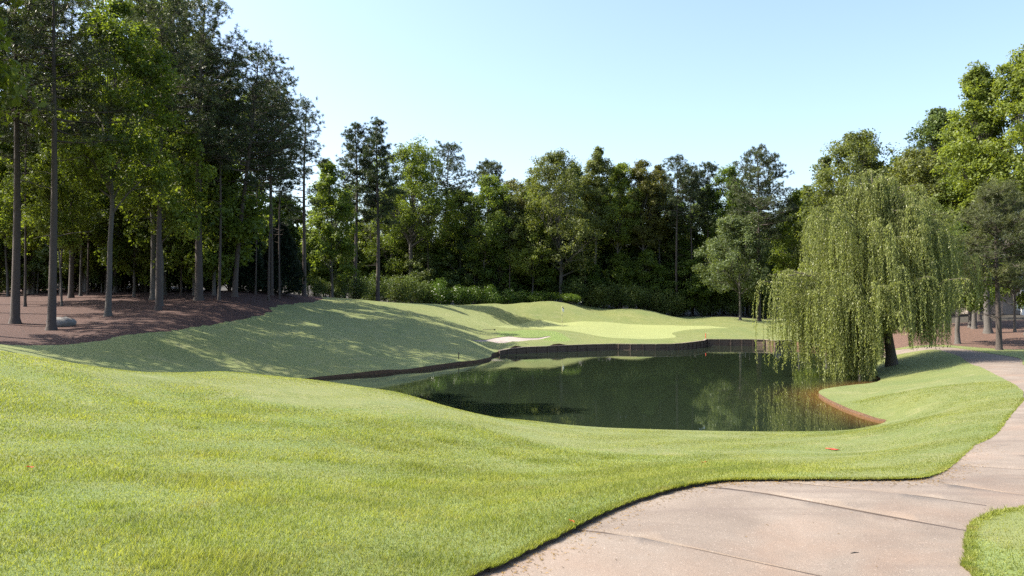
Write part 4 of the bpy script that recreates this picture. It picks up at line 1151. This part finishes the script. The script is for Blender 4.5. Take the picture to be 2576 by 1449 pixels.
# ------------------------------------------------------------------ flagstick, stakes, small things
M['pole'] = plain_mat('pole_paint', (.62, .56, .30), .4, .1)
M['pole_dark'] = plain_mat('pole_dark_band', (.05, .05, .05), .4, .1)
M['white'] = plain_mat('white_cloth', (.75, .76, .80), .8, .06)
M['navy'] = plain_mat('navy_cloth', (.03, .035, .07), .8, .1)
M['red'] = plain_mat('red_paint', (.55, .06, .03), .5, .15)
M['charred'] = plain_mat('dark_stake', (.03, .026, .022), .8, .2)
M['hole'] = plain_mat('cup_liner', (.03, .03, .03), .7, .1)
def flagstick():
    px, d = 1414, 88; x = WX(px, d); z = gz(x, d)
    r = empty('flagstick', (x, d, z)); tag(r, 'golf flagstick with limp white flag standing in the putting green', 'flag')
    H = P(px, 770, d)[2] - z
    link('pole', MB().tube([(0, 0, -.1), (0, 0, H * .5), (0, 0, H)], .022, 8).mesh('pole', M['pole']), r)
    b = MB()
    for za in (.18, .48): b.tube([(0, 0, H * za), (0, 0, H * (za + .1))], .0245, 8)
    link('band', b.mesh('band', M['pole_dark']), r)
    v, f = [], []; nx, nz = 7, 9                     # cloth hanging in folds
    for i in range(nx):
        for j in range(nz):
            s, t = i / (nx - 1), j / (nz - 1)
            v.append((.02 + s * (.20 - .03 * t), .05 * math.sin(s * 8 + t) * s, H - .03 - t * .50 - s * .22 * (1 - .2 * t)))
    for i in range(nx - 1):
        for j in range(nz - 1):
            f.append((i * nz + j, i * nz + j + 1, (i + 1) * nz + j + 1, (i + 1) * nz + j))
    f = np.array(f); mi = np.array([1 if (k % (nz - 1)) < 2 else 0 for k in range(len(f))])
    me = mesh_np('flag', v, f, [M['white'], M['navy']], mi)
    fl = link('flag', me, r); md = fl.modifiers.new('cloth', 'SOLIDIFY'); md.thickness = .012
    link('cup', MB().tube([(0, 0, -.09), (0, 0, .004)], [.054, .054], 14).mesh('cup', M['hole']), r)
flagstick()

def stake(px, py, d, h, mat, label):
    x = WX(px, d); z = gz(x, d)
    o = link('hazard_stake', MB().box((0, 0, h / 2 - .1), (.05, .05, h + .2), .3, .006).tube([(0, 0, h - .001), (0, 0, h + .03)], [.03, .004], 4).mesh('hazard_stake', mat, False))
    o.location = (x, d, z); tag(o, label, 'stake', 'hazard stakes at the pond')
stake(1775, 850, 74.2, .42, M['red'], 'short red hazard stake on the grass by the corner of the timber wall')
stake(1154, 904, 48.6, .42, M['charred'], 'short dark stake on the shaded bank at the left shore')

def rock(name, loc, s, label, mat, seed=1, cat='rock'):
    g = np.random.default_rng(seed); v, f = [], []; nu, nv = 18, 11
    for j in range(nv):
        ph = math.pi * j / (nv - 1)
        for i in range(nu):
            th = 2 * math.pi * i / nu; p = np.array((math.sin(ph) * math.cos(th), math.sin(ph) * math.sin(th), math.cos(ph)))
            k = 1 + .13 * math.sin(3 * p[0] + 2 * p[2] + seed) + .10 * math.sin(5 * p[1] - 3 * p[2]) + .06 * math.sin(9 * p[0] + 7 * p[1])
            v.append(tuple(p * k * np.array(s)))
    for j in range(nv - 1):
        for i in range(nu): f.append((j * nu + i, (j + 1) * nu + i, (j + 1) * nu + (i + 1) % nu, j * nu + (i + 1) % nu))
    o = link(name, mesh_np(name, v, np.array(f), mat)); o.location = loc
    return tag(o, label, cat)
M['rock'] = plain_mat('grey_rock', (.17, .16, .15), .9, .4, 4., 0, .05)
x, y = WX(158, 41.5), 41.5
rock('boulder', (x, y, gz(x, y) + .12), (.70, .5, .36), 'grey boulder half sunk in the straw beside the pale-trunked pine', M['rock'], 3)

# dry leaves, a twig and a painted mark lying on the ground
M['dry_leaf'] = leaf_mat('dry_leaf', (.34, .10, .03), .3, .3)
def dry_leaf(px, py, size, label, seed):
    x, y = ray_ground(px, py); g = random.Random(seed); v = []
    n = 10
    for i in range(n):
        a = 2 * math.pi * i / n; r = size * (1 if i % 2 else .5)
        v.append((r * math.cos(a), r * .8 * math.sin(a), .014 + .35 * size * math.sin(a * 2 + seed) ** 2))
    top = [(0, 0, .02)] + v; f = [(0, 1 + i, 1 + (i + 1) % n) for i in range(n)]
    me = mesh_np('dry_leaf', top, np.array(f), M['dry_leaf'], None, False, np.full(len(top), .5))
    o = link('dry_leaf', me); z = gz(x, y)
    o.location = (x, y, z + (.03 if not inside(path_poly, np.array([x]), np.array([y]))[0] else -PATH_DROP)); o.rotation_euler = (.2, .15, seed)
    md = o.modifiers.new('body', 'SOLIDIFY'); md.thickness = .002
    tag(o, label, 'leaf', 'dry leaves')
dry_leaf(1438, 1328, .032, 'curled orange dry leaf on the grass edge beside the first path joint', 1)
dry_leaf(75, 1188, .05, 'reddish dry leaf in the near lawn at the left frame edge', 2)
dry_leaf(1772, 1171, .05, 'small reddish dry leaf in the lawn just above the path bend', 3)
x, y = ray_ground(2150, 1388)
o = link('twig', MB().tube([(-.03, 0, .008), (0, .004, .010), (.032, -.003, .008)], [.004, .005, .003], 6).mesh('twig', M['charred'])); o.location = (x, y, gz(x, y) - PATH_DROP); o.rotation_euler = (0, 0, .3)
tag(o, 'short dark twig lying on the concrete path', 'twig')
def paint_mark():
    A, B = np.array(ray_ground(2082, 1130)), np.array(ray_ground(2106, 1134)); n = 8; mb = MB(); d = (B - A) / np.linalg.norm(B - A); w = np.array((-d[1], d[0])) * .05
    for i in range(n):
        p, q = A + (B - A) * i / n, A + (B - A) * (i + 1) / n
        zz = lambda r: gz(r[0], r[1]) + .022
        mb.quad((*(p - w), zz(p)), (*(q - w), zz(q)), (*(q + w), zz(q)), (*(p + w), zz(p)))
    o = link('painted_line', mb.mesh('painted_line', M['red'])); md = o.modifiers.new('body', 'SOLIDIFY'); md.thickness = .006
    tag(o, 'short faded red line painted on the lawn near the pond', 'ground marking')
paint_mark()

def clippings():
    g = np.random.default_rng(12); k = len(le_np); n1, n2 = 1500, 420
    i = g.integers(2, k - 1, n1); t = g.random(n1)[:, None]
    a = le_np[i] * (1 - t) + le_np[np.minimum(i + 1, k - 1)] * t
    d = le_np[np.minimum(i + 1, k - 1)] - le_np[i]; nr = np.column_stack([d[:, 1], -d[:, 0]]) / (np.linalg.norm(d, axis=1)[:, None] + 1e-6)
    p = a + nr * (np.abs(g.normal(0, .16, n1)) + .02)[:, None]
    q = np.column_stack([g.uniform(-.5, 9, n2), g.uniform(3.5, 12, n2)])
    p = np.concatenate([p, q]); p = p[inside(path_poly, p[:, 0], p[:, 1])]; n = len(p)
    z = ground(p[:, 0], p[:, 1]) - path_drop(p[:, 0], p[:, 1]) + .004
    a = g.uniform(0, 6.28, n); ln = g.uniform(.006, .022, n); w = g.uniform(.0015, .004, n)
    c, s_ = np.cos(a), np.sin(a); v = np.empty((n, 4, 3), np.float32)
    for j, (u, e, h) in enumerate([(-1, 0, 0), (0, -1, .003), (1, 0, .002), (0, 1, .004)]):
        v[:, j] = np.column_stack([p[:, 0] + c * ln * u - s_ * w * e, p[:, 1] + s_ * ln * u + c * w * e, z + h])
    me = mesh_np('grass_clippings', v.reshape(-1, 3), np.arange(4 * n).reshape(n, 4), M['straw_bits'], None, True, np.repeat(g.random(n), 4))
    tag(link('grass_clippings', me), 'dry grass clippings and needles strewn along the edge of the concrete path', 'clippings', kind='stuff')
M['straw_bits'] = leaf_mat('straw_bits', (.17, .12, .06), .2, .6)
clippings()

# rake lying at the back of the bunker
x, y = WX(1222, 71), 71.
r = empty('bunker_rake', (x, y, gz(x, y)), -.25); tag(r, 'dark rake left lying on the grass above the sand bunker', 'rake')
link('handle', MB().tube([(-.8, 0, .05), (0, 0, .06), (.8, 0, .07)], .018, 6).mesh('handle', M['charred']), r)
hd = MB().box((.82, 0, .08), (.05, .5, .05), 0, .006)
for k in range(8): hd.box((.82, -.22 + .063 * k, .035), (.02, .015, .07))
link('head', hd.mesh('head', M['charred'], False), r)

# ------------------------------------------------------------------ house at the right edge
M['siding'] = plain_mat('house_siding', (.26, .22, .20), .8, .12, 3.)
M['shingle'] = litter_mat('roof_shingle', [(.11, .10, .10), (.17, .16, .16), (.24, .23, .23)], 6., .03)
M['trim'] = plain_mat('white_trim', (.65, .64, .62), .6, .08)
M['glass'] = plain_mat('window_glass', (.02, .025, .03), .05, .1)
def house():
    x0, y0, x1, y1 = 43.2, 70., 59., 80.; zb = gz(47, 70) - .6; ze, zr = 5.2, 9.2
    r = empty('house', ((x0 + x1) / 2, (y0 + y1) / 2, zb)); tag(r, 'low brown house with grey shingle roof half hidden among the trees', 'house')
    cx, cy = (x0 + x1) / 2, (y0 + y1) / 2
    hx, hy = (x1 - x0) / 2, (y1 - y0) / 2; H = ze - zb
    w = MB().box((0, 0, H / 2), (2 * hx, 2 * hy, H))
    for s in (-1, 1):
        i = len(w.v); w.v += [(s * hx, -hy, H), (s * hx, hy, H), (s * hx, 0, zr - zb - .35)]; w.f.append((i, i + 1, i + 2, i + 2) if s > 0 else (i + 1, i, i + 2, i + 2))
    link('wall', w.mesh('wall', M['siding'], False), r)
    o_ = .7; ro = MB(); rz = zr - zb
    for s in (-1, 1):
        ey = s * (hy + o_); ez = H - .12
        a, b, c, d = (-hx - o_, ey, ez), (hx + o_, ey, ez), (hx + o_, 0, rz), (-hx - o_, 0, rz)
        up = .16
        t = [(p[0], p[1], p[2] + up) for p in (a, b, c, d)]
        ro.quad(*(t if s < 0 else t[::-1])); ro.quad(*((a, b, c, d) if s > 0 else (d, c, b, a)))
        ro.quad(a, b, t[1], t[0]); ro.quad(a, t[0], t[3], d); ro.quad(b, c, t[2], t[1])
    rf = link('roof', ro.mesh('roof', M['shingle'], False), r)
    link('chimney', MB().box((-hx + 3.2, -1.2, rz - .2), (.9, .9, 2.2), 0, .03).box((-hx + 3.2, -1.2, rz + .95), (1.06, 1.06, .14), 0, .02).mesh('chimney', M['siding'], False), rf)
    for k, wx in enumerate((-hx + 1.9, -hx + 4.6, -hx + 8.4, -hx + 11.6)):
        fr = MB(); ww, wh, z = 1.3, 1.5, 1.75
        for dx in (-ww / 2, ww / 2): fr.box((wx + dx, -hy - .03, z), (.1, .1, wh + .1), 0, .01)
        for dz in (-wh / 2, wh / 2): fr.box((wx, -hy - .035, z + dz), (ww - .1, .1, .1), 0, .01)
        fr.box((wx, -hy - .03, z), (ww - .1, .06, .05))
        f_ = link('window', fr.mesh('window', M['trim'], False), r)
        link('pane', MB().box((wx, -hy - .005, z), (ww - .1, .03, wh - .1)).mesh('pane', M['glass'], False), f_)
    po = MB().box((-hx + 3.4, -hy - 1.25, .35), (6.8, 2.45, .2), 0, .02)
    link('porch_deck', po.mesh('porch_deck', M['trim'], False), r)
    link('porch_roof', MB().box((-hx + 3.4, -hy - 1.3, 2.95), (7.2, 2.55, .18), 0, .02).mesh('porch_roof', M['shingle'], False), r)
    for k in range(4):
        link('porch_column', MB().box((-hx + .2 + 2.13 * k, -hy - 2.35, 1.655), (.2, .2, 2.4), 0, .02).mesh('porch_column', M['trim'], False), r)
    rl = MB().box((-hx + 3.4, -hy - 2.35, 1.3), (6.2, .06, .08)).box((-hx + 3.4, -hy - 2.35, .62), (6.2, .05, .06))
    for k in range(30): rl.box((-hx + .45 + .2 * k, -hy - 2.35, .955), (.04, .035, .6))
    link('porch_railing', rl.mesh('porch_railing', M['trim'], False), r)
house()
